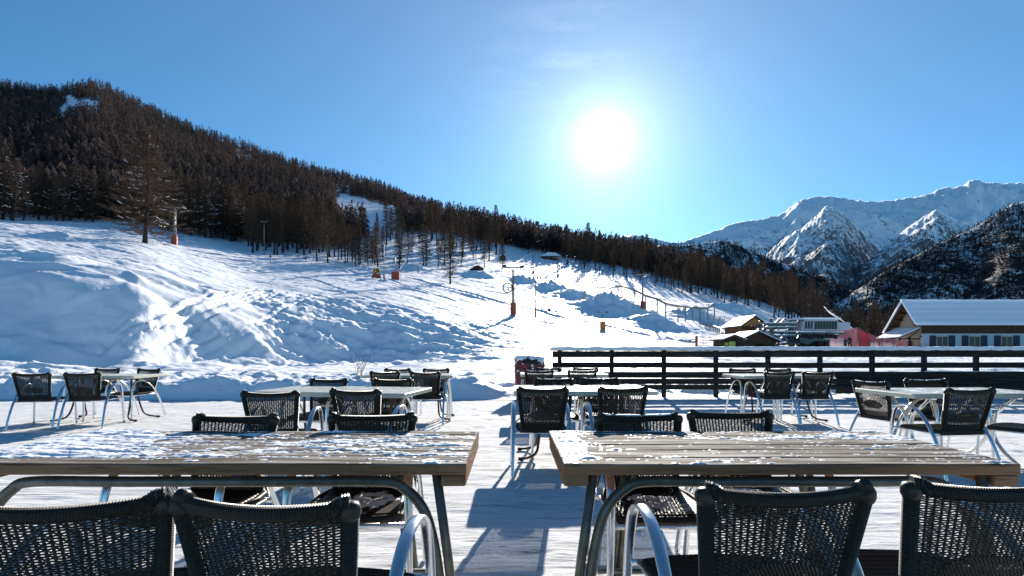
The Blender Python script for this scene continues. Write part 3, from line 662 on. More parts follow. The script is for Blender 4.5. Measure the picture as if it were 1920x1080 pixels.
stand(12, 632, 705, (496, 504, 16), (62, 86), S, 'bare larch at the thinning right end of the dense stand', 'larches at the right end of the dense stand')
stand(18, 465, 630, (462, 472, 10), (85, 105), S, 'tall slim bare larch in the back rows of the dense stand', 'larches of the dense stand back rows')
stand(26, 690, 945, (500, 505, 55), (55, 88), S, 'bare larch scattered on snowy ground right of the dense stand', 'larches scattered on the snow')
stand(12, 800, 945, (470, 480, 20), (60, 80), S, 'bare larch in the thin wood at the top of the piste', 'larches at the top of the piste')
stand(16, 1062, 1222, (508, 528, 20), (58, 80), S, 'bare larch in the stand under the sun', 'larches under the sun')
stand(10, 1100, 1290, (500, 540, 12), (40, 54), S, 'bare larch on the crest behind the stand under the sun', 'larches on the crest')
stand(30, 1285, 1500, (548, 598, 12), (66, 92), S, 'dark bare larch in the wood above the lift station', 'larches above the lift station')
stand(12, 1450, 1545, (600, 612, 12), (78, 95), ['slim3', 'slim1', 'slim4'], 'larch in the dark clump behind the lift station', 'larches behind the lift station')
stand(14, 1545, 1700, (643, 648, 3), (58, 86), S, 'slim larch on the valley floor between lift station and chalet', 'larches on the valley floor', 200)
stand(20, -60, 250, (410, 420, 8), (80, 115), ['broad1', 'broad2', 'slim3'], 'bare larch at the wood edge on the left crest', 'larches on the left crest')
stand(22, 300, 465, (432, 460, 14), (85, 120), ['broad1', 'slim3', 'broad2'], 'bare larch at the wood edge right of the tall larch', 'larches right of the tall larch')
stand(12, 1225, 1300, (536, 556, 14), (40, 60), S, 'larch on the slope crest left of the wood above the lift station', 'larches left of the lift wood')
stand(9, 680, 960, (512, 520, 60), (14, 26), ['small'], 'small young larch on the snow among the scattered trees', 'young larches')

def far_wood():
    rng = np.random.default_rng(9)
    T = []
    for k in range(8):       # templates of a far larch, unit height
        nb = 40; tri = []
        for b in range(nb):
            t = 0.12 + 0.88 * b / nb; r = 0.21 * (1 - t) ** 0.6 + 0.02; a = rng.uniform(0, 6.28); L = r * rng.uniform(.7, 1.25)
            c = np.array([0, 0, t]); e = c + [math.cos(a) * L, math.sin(a) * L, -0.05 + rng.uniform(-.04, .04)]
            s = np.array([-math.sin(a), math.cos(a), 0]) * 0.020; up = np.array([0, 0, 0.035])
            tri += [[c + up, e - s * 1.3, e + s * 1.3 - up * .5]]
        tri += [[np.array([-.012, 0, -.05]), np.array([.012, 0, -.05]), np.array([0, 0, 1.03])], [np.array([0, -.012, -.05]), np.array([0, .012, -.05]), np.array([0, 0, 1.0])]]
        T.append(np.array(tri).reshape(-1, 3))
    n = 26000; u = rng.uniform(-120, 1640, n); ld = rng.uniform(math.log(120), math.log(930), n) ; d = np.exp(ld)
    x = (u - HX) / F * d; y = d; z = ground(x, y); r = rowof(x, y, z); e = np.interp(u, [p[0] for p in EDGE], [p[1] for p in EDGE])
    keep = (r < e - 1) & ~in_clear(u, r) & ~in_clear(u, r - 4) & (rng.uniform(0, 1, n) < np.clip(1.1 - pn(x / 60, y / 60, 77) * 0.9, 0.35, 1))
    x, y, z, u = x[keep], y[keep], z[keep], u[keep]; n = len(x); print('far trees', n)
    H = rng.uniform(10, 17, n) * np.where(rng.uniform(0, 1, n) < .15, .7, 1); a = rng.uniform(0, 6.28, n); W = rng.uniform(.85, 1.5, n)
    k = rng.integers(0, 8, n); V = []; m = len(T[0])
    for q in range(8):
        s = np.where(k == q)[0]; t = T[q][None]; ca, sa = np.cos(a[s])[:, None], np.sin(a[s])[:, None]; h = H[s][:, None]; w = (H * W)[s][:, None]
        V.append(np.stack([(t[..., 0] * ca - t[..., 1] * sa) * w + x[s][:, None], (t[..., 0] * sa + t[..., 1] * ca) * w + y[s][:, None], t[..., 2] * h + z[s][:, None]], -1).reshape(-1, 3))
    V = np.concatenate(V); f = np.arange(len(V)).reshape(-1, 3)
    tag(link('larch_forest', mesh_np('larch_forest', V, f, M['far_forest'], False)), 'brown larch forest covering the hill from the left edge to the lift station', 'forest', kind='stuff')
far_wood()
# ------------------------------------------------------------------ chair
def back_pt(s, v):
    """point on the back: s -1..1 across, v 0..1 up"""
    hw = 0.180 + 0.042 * v; z = 0.44 + 0.372 * v
    y = -0.205 - 0.075 * v - 0.035 * (1 - s * s) * (0.3 + 0.7 * v)
    return Vector((s * hw, y, z - 0.012 * (1 - s * s) * v))
def coil(mb, pts, r, pitch=0.0066, side=(0, 1, 0), n=12, amp=0.0026, flat=1.0):
    """wrapped strand round a rod: ridges every pitch"""
    P = [Vector(p) for p in pts]; L = [0]
    for i in range(1, len(P)): L.append(L[-1] + (P[i] - P[i - 1]).length)
    m = int(L[-1] / (pitch / 2)); out = []
    for k in range(m + 1):
        s = L[-1] * k / m; i = min(len(P) - 2, max(0, next((j for j in range(len(L) - 1) if L[j + 1] >= s), len(P) - 2)))
        out.append(P[i].lerp(P[i + 1], (s - L[i]) / max(1e-9, L[i + 1] - L[i])))
    rr = [r(k / m) if callable(r) else r for k in range(m + 1)]
    a = [q + (amp if k % 2 else -amp * .3) for k, q in enumerate(rr)]
    mb.sweep(out, a, [q * flat for q in a], side, n)
def make_chair():
    root = thing('wicker_chair', 'chair', 'chair')
    # woven panel of the back
    w = MB(); NR, NC = 50, 24; seg = NC * 2
    e = 0.004
    ell = lambda s, v: (s / 0.62) ** 2 + ((v - 0.36) / 0.16) ** 2
    for r in range(NR):
        v = 0.02 + 0.93 * r / (NR - 1); pts = []
        for k in range(seg + 1):
            s = -1 + 2 * k / seg; p = back_pt(s, v + 0.004 * math.sin(k * 1.7 + r))
            ph = math.cos(math.pi * (k / 2) + math.pi * (r % 2)) if k % 2 == 0 else 0
            pts.append(p + Vector((0, 0.0035 * ph, 0)))
        w.sweep(pts, 0.0021, 0.0025, (0, 1, 0), 4, caps=False)
    for c in range(NC + 1):
        s = -1 + 2 * c / NC
        w.sweep([back_pt(s, v / 10) for v in range(11)], 0.0043, 0.0019, (1, 0, 0), 4, caps=False)
    # closer weave: oval figure in the middle and the foot of the panel
    for k in range(-17, 18):
        for sg in (1, -1):
            pts = []
            for j in range(9):
                t = j / 8; s = k / 18 + sg * (t - .5) * 0.34; v = 0.20 + 0.34 * t
                if ell(s, v) < 1 and ell(s, v) > 0.10 + 0.1 * (k % 3): pts.append(back_pt(s, v) + Vector((0, 0.003 * sg, 0)))
            if len(pts) > 1: w.sweep(pts, 0.0034, 0.002, (1, 0, 0), 4, caps=False)
    for r in range(14):
        v = 0.0 + 0.16 * r / 13; w.sweep([back_pt(-1 + k / 8, v) + Vector((0, 0.003, 0)) for k in range(17)], 0.0026, 0.002, (0, 1, 0), 4, caps=False)
    part('backrest', w, M['wicker'], root, False)
    # wrapped frame of the back
    fr = MB()
    top = [back_pt(s, 1.0) + Vector((0, 0, 0.004 + (0.010 if abs(s) > .9 else 0) * 1)) for s in [-1.0 + k / 12 for k in range(25)]]
    coil(fr, top, lambda t: 0.0175 + 0.0050 * (max(0, abs(t - .5) - .38) / .12), side=(0, 1, 0))
    for sg in (-1, 1):
        coil(fr, [back_pt(sg * 1.0, 1 - k / 10) + Vector((0, 0.001, 0)) for k in range(11)], lambda t: 0.0205 - 0.003 * t, side=(1, 0, 0))
        cw = MB(); cw.lathe([(0.008, -0.026), (0.020, -0.022), (0.0262, -0.008), (0.0262, 0.008), (0.020, 0.020), (0.008, 0.0245)], tuple(back_pt(sg * 1.0, 0.985)), 14); part('corner_wrap', cw, M['wicker'], root, True)
    part('back_frame', fr, M['wicker'], root, False)
    # seat: dense weave, dished, rolled edge
    st = MB(); nx, ny = 64, 60; o = 0
    def sp(i, j, up):
        s = -1 + 2 * i / nx; t = -1 + 2 * j / ny
        x = 0.232 * s * (1 - 0.10 * (1 - (t + 1) / 2)); y = 0.005 + 0.222 * t + (0.018 * (1 - s * s) if t > 0 else 0) * t
        ed = max(abs(s), abs(t)); z = 0.446 - 0.016 * (1 - s * s) * (1 - t * t) - (0.026 * ((ed - .9) / .1) ** 2 if ed > .9 else 0)
        rp = 0.0022 * math.cos(math.pi * i) * math.cos(math.pi * (j / 2 + (i % 2) * .5)) if up else 0
        if t > 0.8: z -= 0.008 * (t - .8) / .2
        return (x, y, z + rp) if up else (x * .985, y * .985 + 0.001, z - 0.016)
    for up in (1, 0):
        for j in range(ny + 1):
            for i in range(nx + 1): st.v.append(sp(i, j, up))
    W_ = nx + 1; N_ = W_ * (ny + 1)
    for j in range(ny):
        for i in range(nx):
            a = j * W_ + i; st.f.append((a, a + 1, a + 1 + W_, a + W_)); b = a + N_; st.f.append((b, b + W_, b + 1 + W_, b + 1))
    rim = [(-0.205, -0.205), (0.205, -0.205), (0.226, -0.10), (0.232, 0.15), (0.222, 0.215), (0.13, 0.238), (0, 0.243), (-0.13, 0.238), (-0.222, 0.215), (-0.232, 0.15), (-0.226, -0.10), (-0.205, -0.205)]
    coil(st, [(x, y, 0.430 - (0.008 if y > .2 else 0)) for x, y in rim], 0.016, side=(0, 0, 1), pitch=0.008, n=7)
    part('seat', st, M['wicker'], root, True)
    hoop = [(-.345, 0), (-.295, .16), (-.235, .31), (-.165, .44), (-.085, .545), (.00, .615), (.085, .648), (.165, .648), (.228, .612), (.262, .54), (.280, .42), (.292, .25), (.300, 0)]
    for sg in (-1, 1):
        h = MB(); pts = catmull([(sg * (0.262 + 0.022 * (1 - z / .65)), y, z) for y, z in hoop], 5)
        a = [0.0155 + 0.0060 * math.sin(math.pi * min(1, p.z / .65) / 2) ** 4 for p in pts]; b = [0.0125 - 0.004 * (p.z / .65) ** 2 for p in pts]
        h.sweep(pts, a, b, (1, 0, 0), 12); part('side_hoop', h, M['alu'], root, True)
    for nm, y0, z0 in (('front_rail', 0.272, 0.402), ('rear_rail', -0.178, 0.405)):
        r = MB(); r.sweep([(-0.262, y0, z0), (0.262, y0, z0)], 0.011, 0.0135, (0, 1, 0), 8); part(nm, r, M['alu'], root, True)
    for sg in (-1, 1):
        r = MB(); r.sweep([(sg * 0.235, -0.178, 0.408), (sg * 0.235, 0.272, 0.405)], 0.009, 0.009, (1, 0, 0), 6); part('seat_bearer', r, M['alu'], root, True)
        r = MB(); r.lathe([(0.013, 0.0), (0.0145, 0.004), (0.0145, 0.016), (0.012, 0.018)], (sg * .284, -.345, 0.0), 8); r.lathe([(0.013, 0.0), (0.0145, 0.004), (0.0145, 0.016), (0.012, 0.018)], (sg * .284, .300, 0.0), 8)
    return root
chair0 = make_chair(); CH = [0]
def chair(px, d, rz_deg, label, group, dx=0.0, dust=False):
    """px: column of the middle of the top rail; d: its distance; rz 0 = back towards the camera"""
    o = chair0 if CH[0] == 0 else copy_tree(chair0); CH[0] += 1
    a = math.radians(rz_deg); bx, by = (px - HX) / F * d, d
    o.location = (bx - math.sin(a) * 0.30 + dx, by + math.cos(a) * 0.30, 0.0); o.rotation_euler = (0, 0, a)
    o['label'] = label; o['group'] = group
    if dust:
        if 'd' not in DUST: DUST['d'] = dust_mesh()
        link('rail_snow', DUST['d'], o)
    return o
DUST = {}
def dust_mesh():
    m = MB(); rr = random.Random(3)
    for a, b in ((-.93, -.2), (-.12, .55), (.62, .95)):
        n = 14; P = [back_pt(a + (b - a) * k / n, 1.0) + Vector((0, 0, .0225 + .0015 * rr.random())) for k in range(n + 1)]
        w = [.002 + .009 * math.sin(math.pi * k / n) ** .4 * rr.uniform(.8, 1.2) for k in range(n + 1)]; m.sweep(P, w, [q * .55 for q in w], (0, 1, 0), 6)
    return m.mesh('rail_snow', M['snow_cap'], True)
D_ = lambda row: 355.0 / (row - HY)
G1 = 'wicker chairs at the two front wooden tables'
chair(112, 1.235, 12, 'dark wicker chair cut by the bottom left corner of the photo', G1)
chair(485, 1.240, -6, 'dark wicker chair, back to us, near side of the left wooden table', G1)
chair(1482, 1.350, 3, 'dark wicker chair, back to us, near side of the right wooden table', G1)
chair(1874, 1.395, -1, 'dark wicker chair in the bottom right corner of the photo', G1)
chair(446, 2.82, 176, 'wicker chair facing us across the left wooden table, the left one of two', G1)
chair(700, 2.86, 184, 'wicker chair facing us across the left wooden table, the right one of two', G1)
chair(1195, 2.86, 181, 'wicker chair facing us across the right wooden table, the left one of two', G1, dust=True)
chair(1366, 2.97, 178, 'wicker chair facing us across the right wooden table, the right one of two', G1)
G2 = 'wicker chairs at the pale table left of the centre'
chair(505, 4.32, 4, 'wicker chair, back to us, near left of the pale table left of centre', G2)
chair(664, 4.52, -10, 'wicker chair, back to us, near right of the pale table left of centre', G2)
chair(618, 6.15, 172, 'wicker chair facing us behind the pale table left of centre, the left one', G2)
chair(737, 6.12, 176, 'wicker chair facing us behind the pale table left of centre, the right one', G2)
G3 = 'wicker chairs at the pale table right of the centre aisle'
chair(1018, 4.73, 1, 'wicker chair beside the aisle with full height silver arm hoop, back to us', G3)
chair(1169, 4.80, 3, 'wicker chair, back to us, at the right of the pale table past the aisle', G3)
chair(1038, 6.20, 180, 'wicker chair facing us across the pale table past the aisle, the left one', G3, dust=True)
chair(1124, 6.30, 178, 'wicker chair facing us across the pale table past the aisle, the right one', G3, dust=True)
G4 = 'wicker chairs at the rear tables by the snow bank'
chair(721, 8.07, 0, 'wicker chair at the far table before the snow bank, near side left', G4)
chair(797, 7.90, -3, 'wicker chair at the far table before the snow bank, near side right', G4)
chair(746, 9.30, 180, 'wicker chair at the far table before the snow bank, far side left', G4)
chair(818, 9.30, 180, 'wicker chair at the far table before the snow bank, far side right', G4)
chair(1011, 8.40, 0, 'wicker chair next to the red bin, near side of the far table, left one', G4, dust=True)
chair(1092, 8.40, 0, 'wicker chair at the far table beside the fence end, near side, right one', G4, dust=True)
chair(1028, 9.65, 180, 'wicker chair at the far table beside the red bin, far side, left one', G4, dust=True)
chair(1098, 9.65, 180, 'wicker chair at the far table beside the fence end, far side, right one', G4)
G5 = 'wicker chairs at the pale table on the far left'
chair(58, 7.55, 15, 'leftmost wicker chair of the far left table, back to us', G5)
chair(153, 7.63, 13, 'second wicker chair from the left at the far left table, back to us', G5)
chair(203, 9.30, 176, 'wicker chair behind the far left table, mostly hidden by the nearer chair', G5)
chair(281, 9.15, 168, 'wicker chair at the right end of the far left table, facing the camera', G5)
G6 = 'wicker chairs at the pale table before the fence'
chair(1463, 7.90, 2, 'wicker chair before the fence, back to us, left of the near pair', G6)
chair(1535, 7.90, -2, 'wicker chair before the fence, back to us, right of the near pair', G6)
chair(1391, 9.25, 180, 'wicker chair tight behind the pale table before the fence, left one', G6)
chair(1457, 9.25, 180, 'wicker chair tight behind the pale table before the fence, right one', G6)
G7 = 'wicker chairs at the pale table on the right'
chair(1628, 5.75, -80, 'wicker chair seen side on at the left end of the right hand pale table', G7, dust=True)
chair(1733, 6.05, 176, 'wicker chair facing us behind the right hand pale table', G7, dust=True)
chair(1823, 4.62, 4, 'wicker chair, back to us, near side of the right hand pale table', G7)
chair(2010, 4.70, 35, 'wicker chair at the right edge, only seat and silver hoops in view', G7)

# ------------------------------------------------------------------ wooden tables
def snow_sheet(name, label, x0, x1, y0, y1, z, f, step=0.0075):
    nx, ny = int((x1 - x0) / step), int((y1 - y0) / step); X, Y = np.meshgrid(np.linspace(x0, x1, nx), np.linspace(y0, y1, ny), indexing='xy')
    h = f(X, Y); e = np.minimum(np.minimum(X - x0, x1 - X), np.minimum(Y - y0, y1 - Y)); h = np.minimum(h, e * 0.8 + 0.001)
    idx = np.arange(nx * ny).reshape(ny, nx); q = np.stack([idx[:-1, :-1], idx[:-1, 1:], idx[1:, 1:], idx[1:, :-1]], -1).reshape(-1, 4)
    hr = h.ravel(); keep = (hr[q] > 0).any(1); q = q[keep]; us, inv = np.unique(q, return_inverse=True)
    V = np.stack([X.ravel(), Y.ravel(), z + np.maximum(hr, -0.003)], -1)[us]
    o = link(name, mesh_np(name, V, inv.reshape(-1, 4), M['snow_cap'], True)); return tag(o, label, 'snow', kind='stuff')
def wooden_table(x0, x1, y0, y1, label, seed):
    rnd = random.Random(seed); cx, cy = (x0 + x1) / 2, (y0 + y1) / 2; W, Dp = x1 - x0, y1 - y0
    t = thing('wooden_table', label, 'table', (cx, cy, 0), 0, 'weathered wooden tables in front'); n = 6; top = 0.75; th = 0.044
    ws = [rnd.uniform(.85, 1.15) for _ in range(n)]; s = sum(ws); y = -Dp / 2
    for i in range(n):
        w = Dp * ws[i] / s; m = MB(); L = W - rnd.uniform(0, .006); dz = rnd.uniform(-.002, .001)
        # plank with slightly wandering edges
        NX = 40; ring = [(-1, -1, 1), (-1, 1, 1), (1, 1, 1), (1, -1, 1)]; g = 0.0028; yc = y + w / 2; o = 0
        for k in range(NX + 1):
            x = -L / 2 + L * k / NX; wob = 0.0016 * math.sin(x * 9 + i * 2) + 0.0012 * math.sin(x * 31 + i * 5); nk = 0.0015 * math.sin(x * 23 + i)
            ya, yb = yc - w / 2 + g + wob, yc + w / 2 - g + nk; zb, zt = top - th, top + dz + 0.001 * math.sin(x * 5 + i); c = 0.0045
            m.v += [(x, ya + c, zb), (x, ya, zb + c), (x, ya, zt - c), (x, ya + c, zt), (x, yb - c, zt), (x, yb, zt - c), (x, yb, zb + c), (x, yb - c, zb)]
        for k in range(NX):
            for j in range(8): q = (j + 1) % 8; m.f.append((k * 8 + j, k * 8 + q, (k + 1) * 8 + q, (k + 1) * 8 + j))
        m.f.append(tuple(range(7, -1, -1))); m.f.append(tuple(NX * 8 + j for j in range(8)))
        part('plank', m, M['wood'], t, False); y += w
    for sg in (-1, 1):
        m = MB(); m.slab((sg * (W / 2 - 0.052), 0, top - th - 0.024), (0.098, Dp - 0.02, 0.044), 0.008); part('batten', m, M['wood'], t)
        for ey in (-1, 1):
            m = MB(); yy = ey * (Dp / 2 - 0.045); xs = W / 2 - (0.122 if ey < 0 else .42)
            m.sweep([(sg * xs, yy, top - th - 0.004), (sg * (xs + .045), yy - ey * .01, 0.36), (sg * (xs + 0.085), yy - ey * 0.02, 0.0)], 0.019, None, (0, 1, 0), 10); part('leg', m, M['pipe'], t, True)
    for ey in (-1, 1):
        yy = ey * (Dp / 2 - 0.052); zz = top - th - 0.038; a = W / 2 - (0.33 if ey < 0 else .62); m = MB()
        P = [(-(a + .245), yy, 0), (-(a + .215), yy, .30), (-(a + .185), yy, .47), (-(a + .15), yy, .565), (-(a + .085), yy, zz - 0.032), (-a, yy, zz), (-a / 2, yy, zz), (0, yy, zz), (a / 2, yy, zz), (a, yy, zz), (a + .085, yy, zz - 0.032), (a + .15, yy, .565), (a + .185, yy, .47), (a + .215, yy, .30), (a + .245, yy, 0)]
        m.sweep(catmull(P, 6), 0.0215, None, (0, 1, 0), 12); part('pipe_frame', m, M['pipe'], t, True)
    m = MB(); m.sweep([(-(W / 2 - .2), 0, .16), (W / 2 - .2, 0, .16)], 0.012, None, (0, 1, 0), 8); part('foot_rail', m, M['pipe'], t, True)
    return t
wooden_table(-2.24, -0.178, 1.99, 2.785, 'long weathered wooden table at the front left, its left end heaped with snow', 3)
wooden_table(0.200, 1.985, 1.99, 2.785, 'weathered wooden table at the front right, thin snow crust on its left end', 8)
def fl(X, Y):
    h = -0.0050 + 0.026 * sstep(-1.35, -2.1, X + 0.35 * (Y - 2.2)) * sstep(2.04, 2.22, Y) * (1 + 0.0 * X)
    h = h + 0.011 * fbm(X / 0.20, Y / 0.028, 3, 4, 0.6) + 0.0065 * fbm(X / 0.5, Y / 0.10, 4, 2)
    h = h + 0.0055 * fbm(X / 0.035, Y / 0.014, 9, 3, .6)
    h = h + 0.0042 * np.exp(-((X + .55) / .5) ** 2 - ((Y - 2.42) / .13) ** 2)
    return h * np.where(h > 0, 0.55, 1)
snow_sheet('table_snow', 'thin crusty snow lying in patches on the left wooden table', -2.23, -0.185, 2.0, 2.78, 0.7500, fl)
def fr_(X, Y):
    h = -0.0078 + 0.012 * sstep(0.34, 0.22, X - 0.10 * (Y - 2)) + 0.009 * fbm(X / 0.26, Y / 0.022, 13, 4, 0.6) + 0.006 * fbm(X / 0.035, Y / 0.014, 19, 3, .6) + 0.0035 * fbm(X / 0.6, Y / 0.10, 14, 2)
    h = h + 0.0050 * np.exp(-((Y - 2.58) / .07) ** 2) * sstep(.7, 1.2, X) + 0.006 * sstep(1.5, 1.8, X) * sstep(2.35, 2.6, Y)
    h = np.maximum(h, 0.022 * np.exp(-((X - .315) / .045) ** 2 - ((Y - 2.10) / .022) ** 2) - 0.005 + 0.003 * pn(X / .02, Y / .02, 6))
    return h * np.where(h > 0, 0.6, 1)
snow_sheet('table_snow', 'thin crusty snow on the right wooden table, thickest along its left end', 0.205, 1.98, 2.0, 2.78, 0.7500, fr_)

for (x, y, sd, lb) in [(-.70, 2.60, 31, 'thin bluish snow on the seat behind the left wooden table'), (.70, 2.52, 32, 'dusting of snow on the seat behind the right wooden table'), (1.27, 2.66, 33, 'snow on the right hand seat behind the right wooden table')]:
    snow_sheet('seat_snow', lb, x - .17, x + .17, y - .16, y + .16, 0.4355, lambda X, Y: -.001 + .009 * fbm(X / .09, Y / .07, sd, 3, .6) + .004 * (np.hypot(X - x, Y - y) < .1), 0.01)

# ------------------------------------------------------------------ pale tables
def make_pale_table(W, Dp, legmat, style):
    t = thing('terrace_table', 'table', 'table')
    m = MB(); m.slab((0, 0, 0.731), (W, Dp, 0.042), 0.025, 0.004, 4); o = part('edge_band', m, M['cream'], t)
    m = MB(); m.slab((0, 0, 0.7535), (W - 0.012, Dp - 0.012, 0.003), 0.022, 0.001, 4); part('tabletop', m, M['top'], t)
    if style == 0:
        for sx in (-1, 1):
            for sy in (-1, 1):
                m = MB(); P = [(sx * (W / 2 - .30), sy * .05, .70), (sx * (W / 2 - .29), sy * .07, .45), (sx * (W / 2 - .27), sy * .14, .18), (sx * (W / 2 - .24), sy * .20, .07), (sx * (W / 2 - .16), sy * .25, .03), (sx * (W / 2 - .08), sy * .27, .022)]
                m.sweep(catmull(P, 6), 0.0145, None, (0, 1, 0), 8); o = part('leg', m, legmat, t, True)
                f = MB(); f.lathe([(0.018, 0), (0.024, 0.006), (0.024, 0.028), (0.017, 0.036)], (sx * (W / 2 - .07), sy * .272, 0.0), 10); part('foot_pad', f, M['black'], o, True)
            m = MB(); m.box((sx * (W / 2 - .30), 0, .697), (.05, Dp * .7, .022)); part('cross_bar', m, legmat, t)
        m = MB(); m.box((0, 0, .692), (W - .56, .045, .03)); part('under_bar', m, legmat, t)
    else:
        for sx in (-1, 1):
            for sy in (-1, 1):
                m = MB(); x = sx * (W / 2 - .30)
                P = [(x, sy * .26, .705), (x, sy * .15, .60), (x, sy * .045, .50), (x, sy * .03, .40), (x, sy * .045, .26), (x, sy * .14, .13), (x, sy * .29, .02)]
                m.sweep(catmull(P, 6), 0.022, 0.014, (1, 0, 0), 8); part('leg', m, legmat, t, True)
            m = MB(); m.box((sx * (W / 2 - .30), 0, .697), (.05, Dp * .75, .022)); part('cross_bar', m, legmat, t)
    return t
PT = {}
def pale_table(x, y, rz, label, W=1.5, Dp=0.85, style=0, mat='iron'):
    k = (W, Dp, style, mat)
    if k in PT: o = copy_tree(PT[k])
    else: o = PT[k] = make_pale_table(W, Dp, M[mat], style)
    o.location = (x, y, 0); o.rotation_euler = (0, 0, math.radians(rz)); o['label'] = label; o['group'] = 'pale topped terrace tables'; return o
pale_table(-1.80, 5.57, -9.5, 'pale table left of the centre with two wicker chairs before it', 1.66, .86)
pale_table(0.77, 5.74, 0, 'pale table right of the centre aisle with dark red underframe', 1.50, .88)
pale_table(-6.82, 8.62, 0, 'pale table on the far left of the terrace before the snow bank', 1.5, .85)
pale_table(-1.72, 8.78, 0, 'far pale table before the snow bank, almost hidden by its chairs', 1.5, .80)
pale_table(0.90, 9.15, 0, 'far pale table beside the left end of the fence', 1.5, .80)
pale_table(4.45, 8.62, 2, 'pale table in front of the middle of the fence', 1.5, .80)
pale_table(4.62, 5.40, 3, 'pale table on the right with silver splayed legs and snow on top', 1.5, .80, 1, 'alu')
for (x, y, w, d, sd, lb, am) in [(-1.8, 5.57, 1.5, .7, 1, 'specks of snow on the pale table left of centre', -0.0052), (4.62, 5.40, 1.3, .6, 2, 'streak of wet snow on the right hand pale table', -0.0030), (-6.82, 8.62, 1.3, .6, 4, 'dusting of snow on the far left pale table', -0.0040), (0.9, 9.15, 1.4, .7, 6, 'snow dusting on the far pale table by the fence end', 0.001)]:
    snow_sheet('table_snow', lb, x - w / 2, x + w / 2, y - d / 2, y + d / 2, 0.7552, lambda X, Y: (am + 0.007 * fbm(X / .12, Y / .07, sd, 3, .6)) * 0.7, 0.018)

# ------------------------------------------------------------------ fence
def fence():
    FY = 12.5; X0, BAY, NB = 1.17, 1.276, 13
    t = thing('wooden_fence', 'long dark slatted wooden fence closing the terrace, thick snow along its top', 'fence', (X0, FY, 0))
    rnd = random.Random(4)
    for k in range(NB + 1):
        m = MB(); m.box((k * BAY, 0.055, 0.57), (0.10, 0.07, 1.14)); part('post', m, M['dark_wood'], t)
    rows = [(1.06, .155), (.785, .135), (.555, .15), (.395, .135), (.255, .12)]
    for (z, h) in rows:
        k = 0
        while k < NB:
            n = 2 if k else 2; n = min(n, NB - k); a = k * BAY - (0.19 if k == 0 else 0) + .004; b = (k + n) * BAY - .004
            m = MB(); m.slab(((a + b) / 2, -0.002 + rnd.uniform(-.003, .003), z + rnd.uniform(-.006, .006)), (b - a, 0.036, h), 0.006, 0.003, 2); part('board', m, M['dark_wood'], t); k += n
    m = MB(); m.slab(((NB * BAY - .2) / 2, 0.03, 1.152), (NB * BAY + .26, 0.19, 0.03), 0.01, 0.004, 2); part('cap_rail', m, M['dark_wood'], t)
    # lower close-boarded part on the right
    for j, z in enumerate((.47, .325, .17)):
        m = MB(); m.slab((11.6, 0.10, z), (9.6, 0.03, .16), 0.006, 0.003, 2); part('board', m, M['dark_wood'], t)
    # snow on the cap
    nx, nt = 700, 9; xs = np.linspace(-0.26, NB * BAY + .05, nx); V = []; wid = 0.125 + 0.012 * pn(xs / .5, xs * 0, 4); hh = 0.072 + 0.010 * fbm(xs / .35, xs * 0 + 3, 7, 3) ; sag = 0.018 + 0.014 * pn(xs / .22, xs * 0 + 9, 17)
    ends = np.clip(np.minimum(xs - xs[0], xs[-1] - xs) / 0.08, 0.05, 1) ** 0.5
    for i in range(nx):
        for k in range(nt):
            a = math.pi * k / (nt - 1); cx = -math.cos(a); y = 0.03 + wid[i] * (abs(cx) ** 0.6) * (1 if cx > 0 else -1) * ends[i]
            z = 1.168 + hh[i] * ends[i] * math.sin(a) ** 0.45 - (sag[i] if k in (0, nt - 1) else 0); V.append((xs[i], y, z))
    idx = np.arange(nx * nt).reshape(nx, nt); f = np.stack([idx[:-1, :-1], idx[1:, :-1], idx[1:, 1:], idx[:-1, 1:]], -1).reshape(-1, 4)
    bt = np.stack([idx[:-1, 0], idx[:-1, -1], idx[1:, -1], idx[1:, 0]], -1); f = np.concatenate([f, bt])
    o = link('snow_ridge', mesh_np('snow_ridge', V, f, M['snow_cap'], True), t)
    m = MB(); m.sweep([(8.9, .02, .635), (13, .02, .62), (16, .02, .63)], 0.02, 0.012, (0, 1, 0), 6); part('snow_line', m, M['snow_cap'], t, True)
fence()

# ------------------------------------------------------------------ red bin caked with snow
def bin_():
    x, y = (993 - HX) / F * 12.0, 12.0
    t = thing('litter_bin', 'maroon litter bin caked with snow, standing at the left end of the fence', 'bin', (x, y, 0.0))
    m = MB(); m.lathe([(.30, -.03), (.31, .0), (.335, .25), (.35, .55), (.355, .72), (.345, .76)], n=24); part('body', m, M['maroon'], t, True)
    m = MB(); m.lathe([(.36, .755), (.365, .79), (.35, .86), (.335, .93), (.31, .985), (.24, 1.02), (.1, 1.035), (.01, 1.037)], n=24); part('lid', m, M['maroon'], t, True)
    m = MB(); m.slab((0, -.325, .90), (.34, .06, .10), .02, .01, 3); part('slot', m, M['black'], t)
    n, k = 60, 40; V = []; A = np.linspace(0, 2 * np.pi, n, endpoint=False); Zs = np.linspace(.66, 1.06, k); AA, ZZ = np.meshgrid(A, Zs, indexing='xy')
    r0 = np.interp(ZZ, [.66, .76, .79, .86, .93, .985, 1.02, 1.06], [.353, .352, .366, .352, .337, .31, .26, .02])
    h = -0.02 + 0.05 * sstep(.86, 1.0, ZZ) + 0.045 * fbm(np.cos(AA) * 3.2 + 5, np.sin(AA) * 3.2 + ZZ * 9, 3, 3, .6); r = r0 + h
    X, Y = r * np.cos(AA), r * np.sin(AA); idx = np.arange(n * k).reshape(k, n); nx = np.roll(idx, -1, 1)
    f = np.stack([idx[:-1], nx[:-1], nx[1:], idx[1:]], -1).reshape(-1, 4); f = f[(h.ravel()[f] > 0).any(1)]
    o = link('snow_crust', mesh_np('snow_crust', np.stack([X.ravel(), Y.ravel(), ZZ.ravel()], -1), f, M['snow_cap'], True), t)
bin_()
